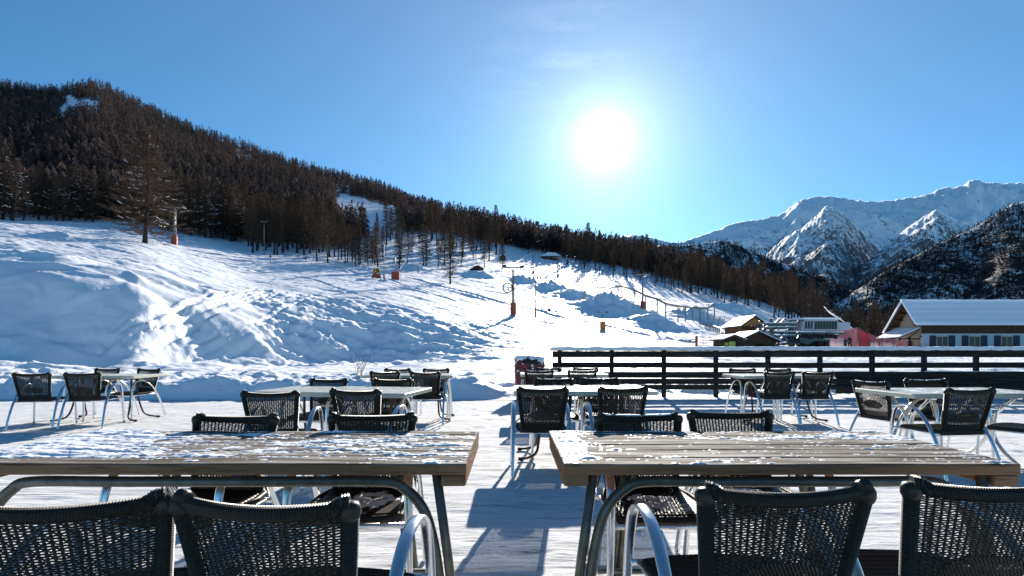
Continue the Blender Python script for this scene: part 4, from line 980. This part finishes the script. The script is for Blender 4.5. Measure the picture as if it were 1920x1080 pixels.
# dead weed stalks in the bank
wx, wy = (672 - HX) / F * 12.9, 12.9
w = MB(); rw = random.Random(6)
for k in range(14):
    a = rw.uniform(0, 6.28); L = rw.uniform(.2, .62); x, y = rw.uniform(-.12, .12), rw.uniform(-.05, .05)
    P = [(x, y, -.1), (x + .1 * L * math.cos(a), y + .05 * math.sin(a), L * .5), (x + .45 * L * math.cos(a), y + .1 * math.sin(a), L)]; w.sweep(catmull(P, 3), 0.004, None, (0, 1, 0), 4)
    w.lathe([(.003, 0), (.012, .012), (.010, .03), (.002, .04)], P[-1], 5)
o = link('dry_weed', w.mesh('dry_weed', M['weed']), None, (wx, wy, gz(wx, wy))); tag(o, 'dry weed stalks sticking out of the snow bank left of the far table', 'plant')
# ------------------------------------------------------------------ lift towers, posts, snow guns on the slope
def base(px, row, dmin=30):
    x, y = ground_px(px, row, dmin); return x, y, gz(x, y)
def lift_tower(px, row, top, label, arm=1.6, pad='red', padh=2.2, padw=.9, wheel=False, lattice=False):
    x, y, z = base(px, row); H = (row - top) / F * y; s = H / 8
    t = thing('lift_tower', label, 'lift tower', (x, y, z - .3), 0.25, 'ski lift towers')
    m = MB(); m.lathe([(.20 * s, 0), (.19 * s, H * .5), (.13 * s, H * .98)], n=10); part('mast', m, M['galv'], t, True)
    m = MB(); m.sweep4((-arm, 0, H), (arm, 0, H + .15 * s), .16 * s, .2 * s); m.sweep4((-arm * .6, 0, H + .05), (0, 0, H - .7 * s), .08 * s, .08 * s); m.sweep4((arm * .6, 0, H + .05), (0, 0, H - .7 * s), .08 * s, .08 * s); part('cross_arm', m, M['galv'], t)
    for sx in (-1, 1):
        m = MB()
        for k in range(5): m.ring((sx * arm, -1.0 * s + k * .5 * s, H + .12 + .05 * k * s), .19 * s, .055 * s, 'x', 12, 5)
        m.sweep4((sx * arm, -1.2 * s, H + .02), (sx * arm, 1.2 * s, H + .2 * s), .07 * s, .1 * s); part('sheave_train', m, M['black'], t, True)
    m = MB(); m.slab((0, -.05, padh / 2 + .2), (padw, padw * .85, padh), .12, .03, 3); part('crash_pad', m, M[pad], t, False)
    if wheel:
        m = MB(); c = (-1.0, -.35, H * .58); m.ring(c, .78, .10, 'y', 24, 6)
        for k in range(5): a = k * 1.2566; m.sweep4(c, (c[0] + .6 * math.cos(a), c[1], c[2] + .6 * math.sin(a)), .05, .05)
        part('return_wheel', m, M['black'], t, True)
        m = MB(); m.sweep4((c[0], c[1], c[2]), (0, 0, c[2] + .1), .12, .12); m.sweep4((c[0] + .1, c[1], c[2] - .1), (0, 0, c[2] - 1.2), .08, .08); part('wheel_bracket', m, M['galv'], t)
    if lattice:
        m = MB()
        for k in range(5):
            m.sweep4((-.32 * s, 0, H * (.3 + .12 * k)), (.32 * s, 0, H * (.36 + .12 * k)), .05, .05); m.sweep4((.32 * s, 0, H * (.3 + .12 * k)), (-.32 * s, 0, H * (.36 + .12 * k)), .05, .05)
        m.sweep4((.32 * s, .1, H * .25), (.32 * s, .1, H * .95), .07, .07); part('ladder', m, M['galv'], t)
    return t
lift_tower(962, 594, 503, 'lift tower with big return wheel and tall orange pad, left of floodlight pole', 1.5, 'red', 2.1, .85, True, True)
lift_tower(1205, 590, 524, 'lift tower with red padded foot beside the raised walkway posts', 1.9, 'red', 1.6, .8)
lift_tower(1130, 619, 583, 'short drag lift post with square orange pad above the fence', .7, 'orange', 1.4, .75)
lift_tower(327, 459, 388, 'grey lift tower with red pad just right of the tall larch', 2.0, 'red', 2.2, 1.2, False, True)
lift_tower(1000, 512, 472, 'small distant lift tower below the top of the piste', 2.0, 'red', 1.2, .9)
lift_tower(1046, 520, 482, 'small distant lift tower by the snowy hut roof at the piste top', 1.6, 'red', 1.0, .8)
def pole(px, row, top, label, kind=0, cat='pole'):
    x, y, z = base(px, row); H = (row - top) / F * y
    t = thing('slope_pole', label, cat, (x, y, z - .2)); m = MB(); m.lathe([(.09, 0), (.07, H)], n=8); part('pole', m, M['galv'], t, True)
    if kind == 1:
        m = MB(); m.sweep4((-1.0, 0, H), (1.0, 0, H), .1, .1); part('cross_arm', m, M['galv'], t)
        for sx in (-1, -.4, .4, 1): m = MB(); m.slab((sx * .9, -.12, H + .22), (.32, .3, .3), .06, .03, 2); part('floodlight', m, M['black'], t)
        m = MB(); m.lathe([(.16, 0), (.17, 1.6), (.13, 1.75)], n=10); part('crash_pad', m, M['orange'], t, True)
    if kind == 2: m = MB(); m.lathe([(.17, 0), (.17, 1.5), (.1, 1.6)], n=8); part('crash_pad', m, M['red'], t, True)
    if kind == 3: m = MB(); m.ring((0, 0, H), .22, .1, 'y', 14, 6); m.box((0, 0, H), (.3, .05, .3)); part('sign_disc', m, M['black'], t)
    return t
pole(1004, 593, 520, 'slim floodlight pole with four lamps right of the wheeled lift tower', 1, 'lamp post')
pole(495, 479, 416, 'tall thin pole at the foot of the dense larch stand', 1, 'lamp post')
pole(507, 494, 481, 'small round piste marker in front of the dense stand', 3, 'piste marker')
pole(573, 492, 483, 'small piste marker right of the other one before the dense stand', 3, 'piste marker')
pole(1030, 590, 578, 'small piste marker just right of the floodlight pole', 3, 'piste marker')
pole(720, 524, 455, 'slim pole with red padded foot between the two red snow machines', 2)
pole(1058, 528, 494, 'slim bare pole under the snow mound at the piste top', 0)
pole(1306, 646, 631, 'dark orange sleeved stake behind the fence, left of the little hut', 2, 'stake')
pole(1343, 648, 632, 'thin stake between the orange stake and the little hut', 0, 'stake')
def snow_gun():
    x, y, z = base(706, 523); t = thing('snow_gun', 'red snow gun with black fan drum, left of the red padded pole', 'snow gun', (x, y, z), .6)
    m = MB(); m.box((0, 0, .55), (1.5, .9, .7)); m.box((0, 0, .2), (1.9, .25, .2)); bevel(part('chassis', m, M['red'], t), .05)
    m = MB(); m.sweep([(0, -.6, 1.55), (0, -.35, 1.55), (0, .7, 1.55)], [.55, .50, .60], None, (1, 0, 0), 16); part('fan_drum', m, M['red'], t, True)
    m = MB(); m.ring((0, -.62, 1.55), .5, .08, 'y', 18, 6); part('nozzle_ring', m, M['yellow'], t, True)
    for sx in (-1, 1): m = MB(); m.ring((sx * .8, 0, .3), .26, .1, 'x', 14, 6); part('wheel', m, M['black'], t, True)
snow_gun()
def lance():
    x, y, z = base(742, 526); t = thing('snow_lance', 'silver snow lance leaning right out of a red padded crate', 'snow lance', (x, y, z))
    k = y / F
    m = MB(); m.slab((0, 0, .75), (1.7, 1.2, 1.7), .15, .04, 3); part('crate', m, M['red'], t)
    m = MB(); m.bar((.1, 0, 1.2), (.1 + 26 * k, 0, 46 * k), .11); part('lance', m, M['alu'], t, True)
    m = MB(); m.bar((-.1, 0, 1.2), (-.1, 0, 42 * k), .09); m.bar((-.1, 0, 3.2), (14 * k, 0, 24 * k), .05); part('mast', m, M['galv'], t, True)
lance()
def shed(px, row, w, h, label, roofmat='snow', d_=3.0):
    x, y, z = base(px, row); t = thing('small_shed', label, 'shed', (x, y + 1, z - .4), .3)
    m = MB(); m.box((0, 0, h * .4), (w, d_, h * .8)); part('wall', m, M['black'], t)
    m = MB(); m.prism([(-w * .6, h * .75), (w * .6, h * .75), (w * .1, h * 1.15), (-w * .2, h * 1.1)], -d_ * .6, d_ * .6); part('roof', m, M['dark_wood'], t)
    m = MB(); m.box((0, -d_ / 2 - .03, h * .3), (w * .3, .05, h * .55)); part('door', m, M['brown_wood'], t)
shed(893, 516, 3.6, 2.6, 'low dark shed on the snow among the scattered larches', d_=2.5)
shed(942, 488, 2.4, 2.6, 'tiny dark hut at the top left of the piste', d_=2)
def top_hut():
    x, y, z = base(1032, 487, 100); t = thing('snowy_hut', 'hut with snow covered roof at the top of the piste', 'hut', (x, y, z - .5))
    m = MB(); m.box((0, 0, 1.2), (9, 5, 2.6)); part('wall', m, M['brown_wood'], t)
    m = MB(); m.prism([(-6, 2.3), (6, 2.3), (2.5, 4.1), (-1.5, 4.3)], -3.2, 3.2); part('roof', m, M['snow'], t)
    for k in (-2.5, 0, 2.5): m = MB(); m.box((k, -2.53, 1.5), (1.0, .05, 1.0)); part('window', m, M['glass'], t)
top_hut()

# raised walkway on posts and fences on the slope
def rail_fence(name, label, pts, step, h, mat, tilt=0.0, rails=(1.0,), cat='fence', w=.22):
    P = catmull([Vector((*ground_px(a, b, 30), 0)) for a, b in pts], 12); Q = []
    for p in P: Q.append(Vector((p.x, p.y, gz(p.x, p.y))))
    L = [0]
    for i in range(1, len(Q)): L.append(L[-1] + (Q[i] - Q[i - 1]).length)
    c = Q[0]; t = thing(name, label, cat, tuple(c)); n = max(2, int(L[-1] / step)); T = []
    rr = random.Random(len(pts) + int(step * 10))
    for k in range(n + 1):
        s = L[-1] * k / n; i = min(len(Q) - 2, max(j for j in range(len(L) - 1) if L[j] <= s + 1e-6)); p = Q[i].lerp(Q[i + 1], (s - L[i]) / (L[i + 1] - L[i])) - c
        hh = h * rr.uniform(.9, 1.1); q = p + Vector((tilt * hh + rr.uniform(-.08, .08), 0, hh)); m = MB(); m.bar(p - Vector((0, 0, .5)), q, w / 2, 6); part('post', m, mat, t); T.append((p, q))
    for r in rails:
        m = MB(); m.sweep([a.lerp(b, r) for a, b in T], w * .4, None, (0, 0, 1), 5); part('rail', m, mat, t)
    return t
rail_fence('raised_walkway', 'long raised wooden walkway on tall posts running down the slope beside the lift', [(1095, 572), (1140, 577), (1222, 592), (1262, 602), (1300, 604), (1340, 606)], 2.9, 3.0, M['galv'], 0, (1.0, .93), 'walkway', .26)
rail_fence('netting_fence', 'line of tilted poles carrying a cable left of the orange gabled hut', [(1322, 616), (1350, 617), (1378, 617)], 2.0, 2.1, M['galv'], .35, (1.0, .7), 'fence', .14)
rail_fence('netting_fence', 'sagging dark barrier netting running down to the little hut', [(1312, 612), (1340, 622), (1375, 640), (1400, 646)], 1.4, 1.0, M['galv'], 0, (1.0, .6, .3), 'fence', .16)
rail_fence('orange_rope_fence', 'low faded orange rope fence behind the snow topped fence', [(1280, 643), (1310, 645), (1352, 647)], 2.2, .9, M['net_faded'], 0, (1.0, .6, .3), 'fence', .06)

# ------------------------------------------------------------------ lift station and huts
def hut(px0, px1, row_top, row_eave, d, depth, label, wall, gable, z0=0.3, name='hut', extra=None, snowth=.11):
    x0, x1 = (px0 - HX) / F * d, (px1 - HX) / F * d; w = x1 - x0; zt = CAM_H + (HY - row_top) / F * d; ze = CAM_H + (HY - row_eave) / F * d
    t = thing(name, label, 'hut', ((x0 + x1) / 2, d, z0)); zt -= z0; ze -= z0
    ov = w * .09
    m = MB(); m.box((0, depth / 2, ze * .5 - .25), (w - 2 * ov, depth, ze + .5)); part('wall', m, wall, t)
    m = MB(); m.prism([(-w / 2 + ov, ze + .003), (w / 2 - ov, ze + .003), (0, zt - .15)], 0.02, depth - .02); part('gable', m, gable, t)
    for sg in (-1, 1):
        m = MB(); a, b = (sg * w / 2, ze - (zt - ze) * .02), (0, zt); m.prism([a, b, (b[0], b[1] - .14), (a[0], a[1] - .14)] if sg < 0 else [b, a, (a[0], a[1] - .14), (b[0], b[1] - .14)], -.5, depth + .5); part('roof_slope', m, M['brown_wood'], t)
        m = MB(); m.prism([(a[0], a[1] + .005), (b[0], b[1] + .005), (b[0], b[1] + snowth), (a[0], a[1] + snowth * .9)] if sg > 0 else [(b[0], b[1] + .005), (a[0], a[1] + .005), (a[0], a[1] + snowth * .9), (b[0], b[1] + snowth)], -.45, depth + .45); part('roof_snow', m, M['snow_cap'], t)
    m = MB(); m.box((w * .05, -.03, ze * .45), (w * .2, .06, ze * .7)); part('door', m, M['dark_wood'], t)
    m = MB(); m.box((-w * .22, -.025, ze * .6), (w * .16, .05, ze * .3)); part('window', m, M['glass'], t)
    if extra: extra(t, w, ze)
    return t
def poster(t, w, ze):
    for k, (x, z, a, b, mt) in enumerate([(-.06, .62, .26, .42, 'yellow'), (-.30, .66, .16, .20, 'yellow'), (.20, .28, .2, .24, 'pink')]):
        m = MB(); m.slab((x * w, -.085 - .01 * k, z * ze), (a * w, .04, b * ze), .01, .005, 2); part('poster', m, M[mt], t)
hut(1353, 1397, 628, 636, 58, 3.0, 'little dark hut with yellow green posters standing just behind the fence', M['dark_wood'], M['dark_wood'], extra=poster, z0=.6)
hut(1378, 1462, 621, 640, 63, 4.5, 'low brown hut with snowy roof beside the little dark hut', M['brown_wood'], M['brown_wood'], z0=.6)
def balcony(t, w, ze):
    m = MB(); m.box((0, -.7, ze * .60), (w * .8, 1.3, .12)); part('balcony', m, M['brown_wood'], t)
    m = MB(); m.box((0, -1.3, ze * .72), (w * .8, .06, .5)); part('railing', m, M['brown_wood'], t)
hut(1386, 1442, 592, 611, 74, 6.0, 'tall hut with orange wooden gable above the low brown hut', M['brown_wood'], M['orange_wood'], extra=balcony, z0=.8)
def station():
    d = 68.0; px = lambda p: (p - HX) / F * d; rz = lambda r: CAM_H + (HY - r) / F * d; X0 = px(1500); Z0 = 1.0
    t = thing('lift_station', 'grey green steel chairlift station with glazed control cabin and many snowy beams', 'lift station', (X0, d, Z0))
    P = lambda p, r, dy=0.0: (px(p) - X0, dy, rz(r) - Z0)
    for p in (1446, 1484):
        m = MB(); a = P(p, 655); b = P(p, 600 if p > 1460 else 598); m.box(((a[0] + b[0]) / 2, 0, (a[2] + b[2]) / 2), (.62 if p > 1460 else .30, .6 if p > 1460 else .3, b[2] - a[2])); part('column', m, M['green_steel'], t)
        m = MB(); m.box((a[0], 0, b[2] + .09), (.75 if p > 1460 else .4, .7, .16)); part('column_snow', m, M['snow_cap'], t)
    for k, (p0, p1, r, h) in enumerate([(1424, 1482, 609, .35), (1424, 1482, 616, .22), (1440, 1482, 624, .25), (1446, 1482, 631, .2), (1488, 1570, 626, .35), (1488, 1560, 631, .3), (1500, 1545, 638, .25)]):
        for dy in (-1.2, 1.2):
            m = MB(); m.sweep4(P(p0, r, dy), P(p1, r - (1 if k % 2 else 0), dy), .22, h); part('beam', m, M['green_steel'], t)
        m = MB(); m.sweep4(Vector(P(p0, r, -1.2)) + Vector((0, 0, h / 2 + .05)), Vector(P(p1, r - (1 if k % 2 else 0), -1.2)) + Vector((0, 0, h / 2 + .05)), .24, .09); part('beam_snow', m, M['snow_cap'], t)
    for (a, b, w, mt) in [((1395, 640), (1442, 606), .22, 'galv'), ((1456, 636), (1482, 618), .2, 'white'), ((1428, 622), (1457, 637), .18, 'white'), ((1408, 630), (1432, 643), .08, 'galv'), ((1466, 598), (1450, 612), .2, 'green_steel'), ((1462, 597), (1474, 606), .12, 'galv'),
                          ((1488, 641), (1520, 634), .16, 'green_steel'), ((1460, 646), (1500, 641), .25, 'green_steel'), ((1500, 646), (1530, 628), .14, 'galv'), ((1546, 631), (1538, 650), .3, 'black'), ((1526, 631), (1528, 650), .25, 'black')]:
        for dy in (-.9, .6): m = MB(); m.sweep4(P(*a, dy), P(*b, dy), w, w); part('brace', m, M[mt], t)
    rs = random.Random(5)
    for k in range(34):
        a = rs.uniform(1424, 1486); r = rs.uniform(603, 646); m = MB(); dx, dr = rs.choice([(14, 0), (10, -9), (-8, -10), (0, -9), (5, 7)]); dy = rs.uniform(-1.4, 1.4); w = rs.uniform(.05, .13)
        m.sweep4(P(a, r, dy), P(a + dx, max(601, r + dr), dy + rs.uniform(-.3, .3)), w, w); part('lattice_bar', m, M[rs.choice(['galv', 'green_steel', 'black', 'green_steel'])], t)
        if k % 3 == 0: m = MB(); m.sweep4(Vector(P(a, r, dy)) + Vector((0, 0, w)), Vector(P(a + dx * .8, max(601, r + dr * .8), dy)) + Vector((0, 0, w)), w * 1.3, .06); part('bar_snow', m, M['snow_cap'], t)
    for k in range(9):
        a = 1492 + k * 7.5; m = MB(); m.slab(P(a, 630 + (k % 3), -1.7), (.42, .3, .5), .08, .03, 2); part('sheave_box', m, M['black'], t)
    m = MB(); c = P(1442, 640, -.8); m.ring(c, .85, .12, 'y', 24, 6); m.ring(c, .5, .06, 'y', 18, 5)
    for k in range(6): a = k * 1.047; m.sweep4(c, (c[0] + .8 * math.cos(a), c[1], c[2] + .8 * math.sin(a)), .07, .07)
    part('bull_wheel', m, M['green_steel'], t, True)
    m = MB(); a, b = P(1487, 630), P(1552, 641); m.prism([(a[0], b[2]), (a[0], a[2] - .3), (a[0] + 1.2, a[2] + .35), (a[0] + 4.4, a[2] + .4), (a[0] + 4.7, a[2] - .1), (a[0] + 2.2, b[2] + .2), (a[0] + 1.0, b[2] - .4)], -1.6, 1.5); part('housing', m, M['green_steel'], t)
    # control cabin
    cab = MB(); x0, z0 = P(1491, 620)[0], P(1491, 620)[2]; x1, z1 = P(1558, 600)[0], P(1558, 600)[2]
    cab.prism([(x0, z0), (x1, z0), (x1 + .1, z1 - .2), (x1 - .3, z1), (x0 + .6, z1), (x0 + .12, z1 - .35)], -1.4, 1.4); cb = part('cabin', cab, M['white'], t)
    for k in range(3): m = MB(); xa = x0 + .45 + k * .36; m.prism([(xa, z0 + .2), (xa + .26, z0 + .2), (xa + .34, z1 - .25), (xa + .10, z1 - .25)], -1.44, -1.38); part('window', m, M['glass'], cb)
    for k in range(8): m = MB(); xa = x0 + 1.72 + k * .375; m.box((xa + .16, -1.41, (z0 + z1) / 2 - .05), (.31, .06, (z1 - z0) * .72)); part('window', m, M['glass'], cb)
    m = MB(); m.box(((x0 + x1) / 2 + .3, 0, z1 + .12), (x1 - x0 + .2, 3.0, .22)); part('roof_snow', m, M['snow_cap'], cb)
    m = MB(); m.box((x1 + .9, -.2, z0 + .55), (1.6, 2.2, 1.0)); part('side_box', m, M['blue_paint' if False else 'white'], t)
    m = MB(); m.box((P(1469, 634)[0], .5, P(1469, 634)[2]), (1.7, .5, .9)); part('tarpaulin', m, M['blue_paint'], t)
    m = MB(); m.box((P(1530, 641)[0], .8, P(1530, 641)[2] - .3), (3.6, 1.5, 1.6)); part('machine_block', m, M['black'], t)
    # slender curved guide rails rising left
    for k, off in enumerate((0, 3.5, 7)):
        pts = [P(1546 + off, 575 + k * .8, .3 * k), P(1553 + off, 583 + k, .3 * k), P(1570 + off, 594 + k, .3 * k), P(1586 + off, 606, .3 * k), P(1598 + off, 616, .3 * k)]
        g = MB(); g.sweep(catmull(pts, 5), .055, None, (0, 1, 0), 5); part('guide_rail', g, M['alu'], t, True)
    for k in range(7):
        f = k / 6; m = MB(); a = P(1548 + 44 * f, 577 + 32 * f); m.sweep4(a, (a[0] + .55, a[1] + .6, a[2] + .02), .05, .05); part('rung', m, M['alu'], t)
station()
def net():
    d = 73.0; px = lambda p: (p - HX) / F * d; rz = lambda r: CAM_H + (HY - r) / F * d; X0 = px(1620)
    t = thing('safety_net', 'tall red safety netting hung on poles between the lift station and the chalet', 'safety net', (X0, d, 0))
    top = [(1553, 634), (1572, 617), (1590, 615), (1612, 615), (1622, 616), (1640, 626), (1655, 634), (1668, 636), (1690, 640)]
    tp = np.array(top, float)
    def at(p): return px(p) - X0, 1.2 * math.sin(p / 17.0), rz(np.interp(p, tp[:, 0], tp[:, 1]))
    for p, _ in top: x, y, z = at(p); m = MB(); m.bar((x, y, 0.2), (x, y, z + .15), .06); part('pole', m, M['galv'], t)
    segs = [(1553, 1572, 'net_faded', .09), (1572, 1618, 'net_faded', .085), (1618, 1640, 'net', .03), (1640, 1690, 'net_faded', .07)]
    for a, b, mt, gap in segs:
        m = MB(); n = int((px(b) - px(a)) / (gap * 1.3)) + 2
        for i in range(n):
            p = a + (b - a) * i / (n - 1); x, y, z = at(p); m.sweep4((x + .03 * math.sin(i), y, .3), (x, y, z), .045, .02)
        for j in range(22):
            pts = []
            for i in range(9): p = a + (b - a) * i / 8; x, y, z = at(p); pts.append((x, y, .3 + (z - .3) * (j + .5) / 22 - .08 * math.sin(i * math.pi / 4) ** 2))
            m.sweep(pts, .03, .01, (0, 0, 1), 4)
        o = part('netting', m, M[mt], t)
net()
def person(px_, d, z, h, label, pose):
    """one skinned figure built on a joint skeleton"""
    s = h / 1.75; J = {'pelvis': (0, 0, .95), 'chest': (0, 0, 1.28), 'neck': (0, 0, 1.48), 'head': (0, -.02, 1.60), 'crown': (0, -.02, 1.70)}
    for k, sg in (('l', -1), ('r', 1)):
        J['sh' + k] = (sg * .18, 0, 1.42); J['el' + k] = (sg * .27, -.05 * pose, 1.15); J['ha' + k] = (sg * .25, -.20 * pose, .92); J['hi' + k] = (sg * .10, 0, .90); J['kn' + k] = (sg * .13, -.06, .50); J['an' + k] = (sg * .14, 0.02, .09); J['to' + k] = (sg * .16, -.17, .04)
    E = [('pelvis', 'chest'), ('chest', 'neck'), ('neck', 'head'), ('head', 'crown')]
    for k in 'lr': E += [('chest', 'sh' + k), ('sh' + k, 'el' + k), ('el' + k, 'ha' + k), ('pelvis', 'hi' + k), ('hi' + k, 'kn' + k), ('kn' + k, 'an' + k), ('an' + k, 'to' + k)]
    R = {'pelvis': .15, 'chest': .17, 'neck': .07, 'head': .11, 'crown': .08}; names = list(J)
    me = bpy.data.meshes.new('body'); me.from_pydata([tuple(c * s for c in J[n]) for n in names], [(names.index(a), names.index(b)) for a, b in E], [])
    t = thing('person', label, 'person', ((px_ - HX) / F * d, d, z), .4 * pose, 'people beside the safety net'); o = link('body', me, t)
    sk = o.modifiers.new('skin', 'SKIN'); sv = me.skin_vertices[0].data
    for i, n in enumerate(names):
        r = R.get(n, {'sh': .075, 'el': .055, 'ha': .05, 'hi': .10, 'kn': .075, 'an': .06, 'to': .05}.get(n[:2], .06)) * s; sv[i].radius = (r, r)
    sv[0].use_root = True; o.modifiers.new('sub', 'SUBSURF').levels = 1; me.materials.append(M['cloth'])
person(1585, 70, 0.95, 1.68, 'person in dark ski clothes in front of the red netting, the left of two', 1)
person(1593, 70, 1.05, 1.82, 'person in dark ski clothes before the red netting, the right and taller one', -1)

# ------------------------------------------------------------------ chalet on the right
def chalet():
    X0, Y0 = 63.1, 80.0; L = 34.0
    t = thing('chalet', 'long chalet with steep snow covered roof and dark shutters on the right', 'house', (X0, Y0, 0))
    zr, ze, zb = 8.9, 5.03, 3.8; yr, yb = 2.8, 7.0
    W = M['plaster']; gx = 1.7; fy = .85
    # walls
    m = MB(); m.box((gx + (L - gx) / 2, fy + .15, 2.55), (L - gx, .3, 5.1 - 2.6 + 2.6)); 
    m = MB(); m.box((gx + (L - gx) / 2, fy + .15, 1.75), (L - gx, .3, 3.5)); wl = part('wall', m, W, t)
    g = MB(); o = len(g.v)
    poly = [(fy + .3, 0), (yb - .5, 0), (yb - .5, zb + .35), (yr, zr - .35), (fy + .3, ze + .35)]
    for x in (gx, gx + .3):
        for (y, z) in poly: g.v.append((x, y, z))
    n = len(poly); g.f = [tuple(reversed(range(n))), tuple(range(n, 2 * n))] + [(i, (i + 1) % n, n + (i + 1) % n, n + i) for i in range(n)]
    part('gable_wall', g, M['plaster_warm'], t)
    # timber band under the eaves: vertical boards
    n = 62; wid = (L - gx) / n
    for i in range(n):
        m = MB(); m.box((gx + (i + .5) * wid, fy + .1 - .02 * (i % 2), 4.33), (wid - .03, .12, 1.62)); part('plank', m, M['brown_wood'], t)
    m = MB(); m.box((gx + (L - gx) / 2, fy + .02, 3.505), (L - gx, .16, .09)); part('ledge', m, M['frame'], t)
    # windows with shutters
    for k in range(6):
        c = (1766.5 + 60.5 * k - HX) / F * 80.85 - X0
        w = MB(); w.box((c, fy - .01, 2.1), (1.95, .08, 2.1)); fr = part('window', w, M['frame'], t)
        for q in (-1, 1):
            m = MB(); m.box((c + q * .43, fy - .06, 2.1), (.68, .04, 1.8)); part('pane', m, M['glass'], fr)
            m = MB(); m.box((c + q * 1.5, fy - .05, 2.1), (1.0, .09, 2.25)); part('shutter', m, M['shutter'], t)
    # roof
    def roofslab(y0, z0, y1, z1, th, mat, name, x0=0.0, x1=L, dz=0.0):
        r = MB()
        for x in (x0, x1):
            for (y, z) in ((y0, z0), (y1, z1), (y1, z1 + th), (y0, z0 + th)): r.v.append((x, y, z + dz))
        r.f = [(0, 1, 2, 3), (7, 6, 5, 4), (0, 4, 5, 1), (1, 5, 6, 2), (2, 6, 7, 3), (3, 7, 4, 0)]; return part(name, r, mat, t)
    roofslab(0, ze - .35, yr, zr - .35, .16, M['brown_wood'], 'roof_slope'); roofslab(yb, zb - .35, yr + .001, zr - .35, .16, M['brown_wood'], 'roof_slope')
    # snow on the near slope with horizontal creep ridges
    nx, ny = 90, 60; V = []
    for i in range(nx + 1):
        for j in range(ny + 1):
            f = j / ny; x = -.08 + (L + .1) * i / nx; y = -.12 + (yr + .12) * f; z = ze - .18 + (zr - ze) * f
            rdg = .03 * math.sin(f * 26) + .02 * math.sin(f * 61 + 1) + .02 * math.sin(x * 1.3 + f * 7)
            V.append((x, y, z + (.30 + rdg) * min(1, .75 + f * 3)))
    idx = np.arange((nx + 1) * (ny + 1)).reshape(nx + 1, ny + 1); f = np.stack([idx[:-1, :-1], idx[1:, :-1], idx[1:, 1:], idx[:-1, 1:]], -1).reshape(-1, 4)
    o = link('roof_snow', mesh_np('roof_snow', V, f, M['snow'], True), t)
    sm = MB(); sm.box((L / 2, -.10, ze + .02), (L + .1, .10, .5)); part('eave_snow', sm, M['snow_cap'], t)
    sm = MB(); sm.sweep(catmull([(-.06, -.1 + (yr + .1) * k / 8, ze + .0 + (zr - ze) * k / 8 + .03 * (k % 2)) for k in range(9)], 3), .20, .17, (1, 0, 0), 8); part('verge_snow', sm, M['snow_cap'], t, True)
    sm = MB(); sm.sweep([(-.06, yb, zb + .0), (-.06, yr, zr + .02)], .13, .15, (1, 0, 0), 8); part('verge_snow', sm, M['snow_cap'], t, True)
    sm = MB(); sm.sweep([(-.1 + L * k / 30, yr, zr + .06 + .04 * math.sin(k * 1.9)) for k in range(31)], .2, .14, (0, 1, 0), 8); part('ridge_snow', sm, M['snow_cap'], t, True)
    # timber braces in the gable
    for k in range(5):
        m = MB(); f = .12 + .2 * k; y = yb + (yr - yb) * f; z = zb - .5 + (zr - zb) * f; m.sweep4((.1, y, z), (gx, y, z - .1), .14, .18); part('rafter', m, M['dark_wood'], t)
    m = MB(); m.sweep4((.12, yb - .2, zb - .25), (.12, yr, zr - .55), .1, .35); part('barge_board', m, M['dark_wood'], t)
    m = MB(); m.sweep4((.12, .2, ze - .3), (.12, yr, zr - .55), .1, .3); part('barge_board', m, M['dark_wood'], t)
    # porch roof on the gable side
    pr = MB(); pr.v = [(gx - .3, 1.0, 4.35), (gx - .3, 6.2, 4.5), (-1.4, 6.8, 2.75), (-1.4, 1.5, 2.95), (gx - .3, 1.0, 4.2), (gx - .3, 6.2, 4.35), (-1.4, 6.8, 2.6), (-1.4, 1.5, 2.8)]
    pr.f = [(0, 1, 2, 3), (7, 6, 5, 4), (0, 4, 5, 1), (1, 5, 6, 2), (2, 6, 7, 3), (3, 7, 4, 0)]; po = part('porch_roof', pr, M['dark_wood'], t)
    ps = MB(); ps.v = [(x, y, z + .2) if k < 4 else (x, y, z + .155) for k, (x, y, z) in enumerate(pr.v)]; ps.f = list(pr.f); bevel(part('porch_snow', ps, M['snow_cap'], po), .05, 2)
    for (x, y) in ((-1.1, 1.9), (-1.1, 6.4), (.2, 1.5)):
        m = MB(); m.box((x, y, 1.4 + (.2 if x > 0 else 0)), (.2, .2, 2.8)); part('porch_post', m, M['dark_wood'], t)
    m = MB(); m.sweep4((-1.1, 1.7, 2.7), (gx, 1.4, 2.7), .14, .18); m.sweep4((-.2, 1.6, 2.7), (gx - .3, 1.3, 3.9), .1, .12); part('porch_beam', m, M['dark_wood'], t)
    m = MB(); m.box((gx - .03, 3.4, 1.2), (.06, 1.1, 2.3)); part('door', m, M['brown_wood'], t)
    m = MB(); m.bar((gx, fy + .2, 3.1), (gx - .5, fy - .3, 3.2), .04); m.lathe([(.05, 0), (.14, -.05), (.15, -.2), (.05, -.22)], (gx - .5, fy - .3, 3.2), 10); part('wall_lamp', m, M['black'], t)
chalet()
print('chairs', CH[0], 'trees', N_TREES)
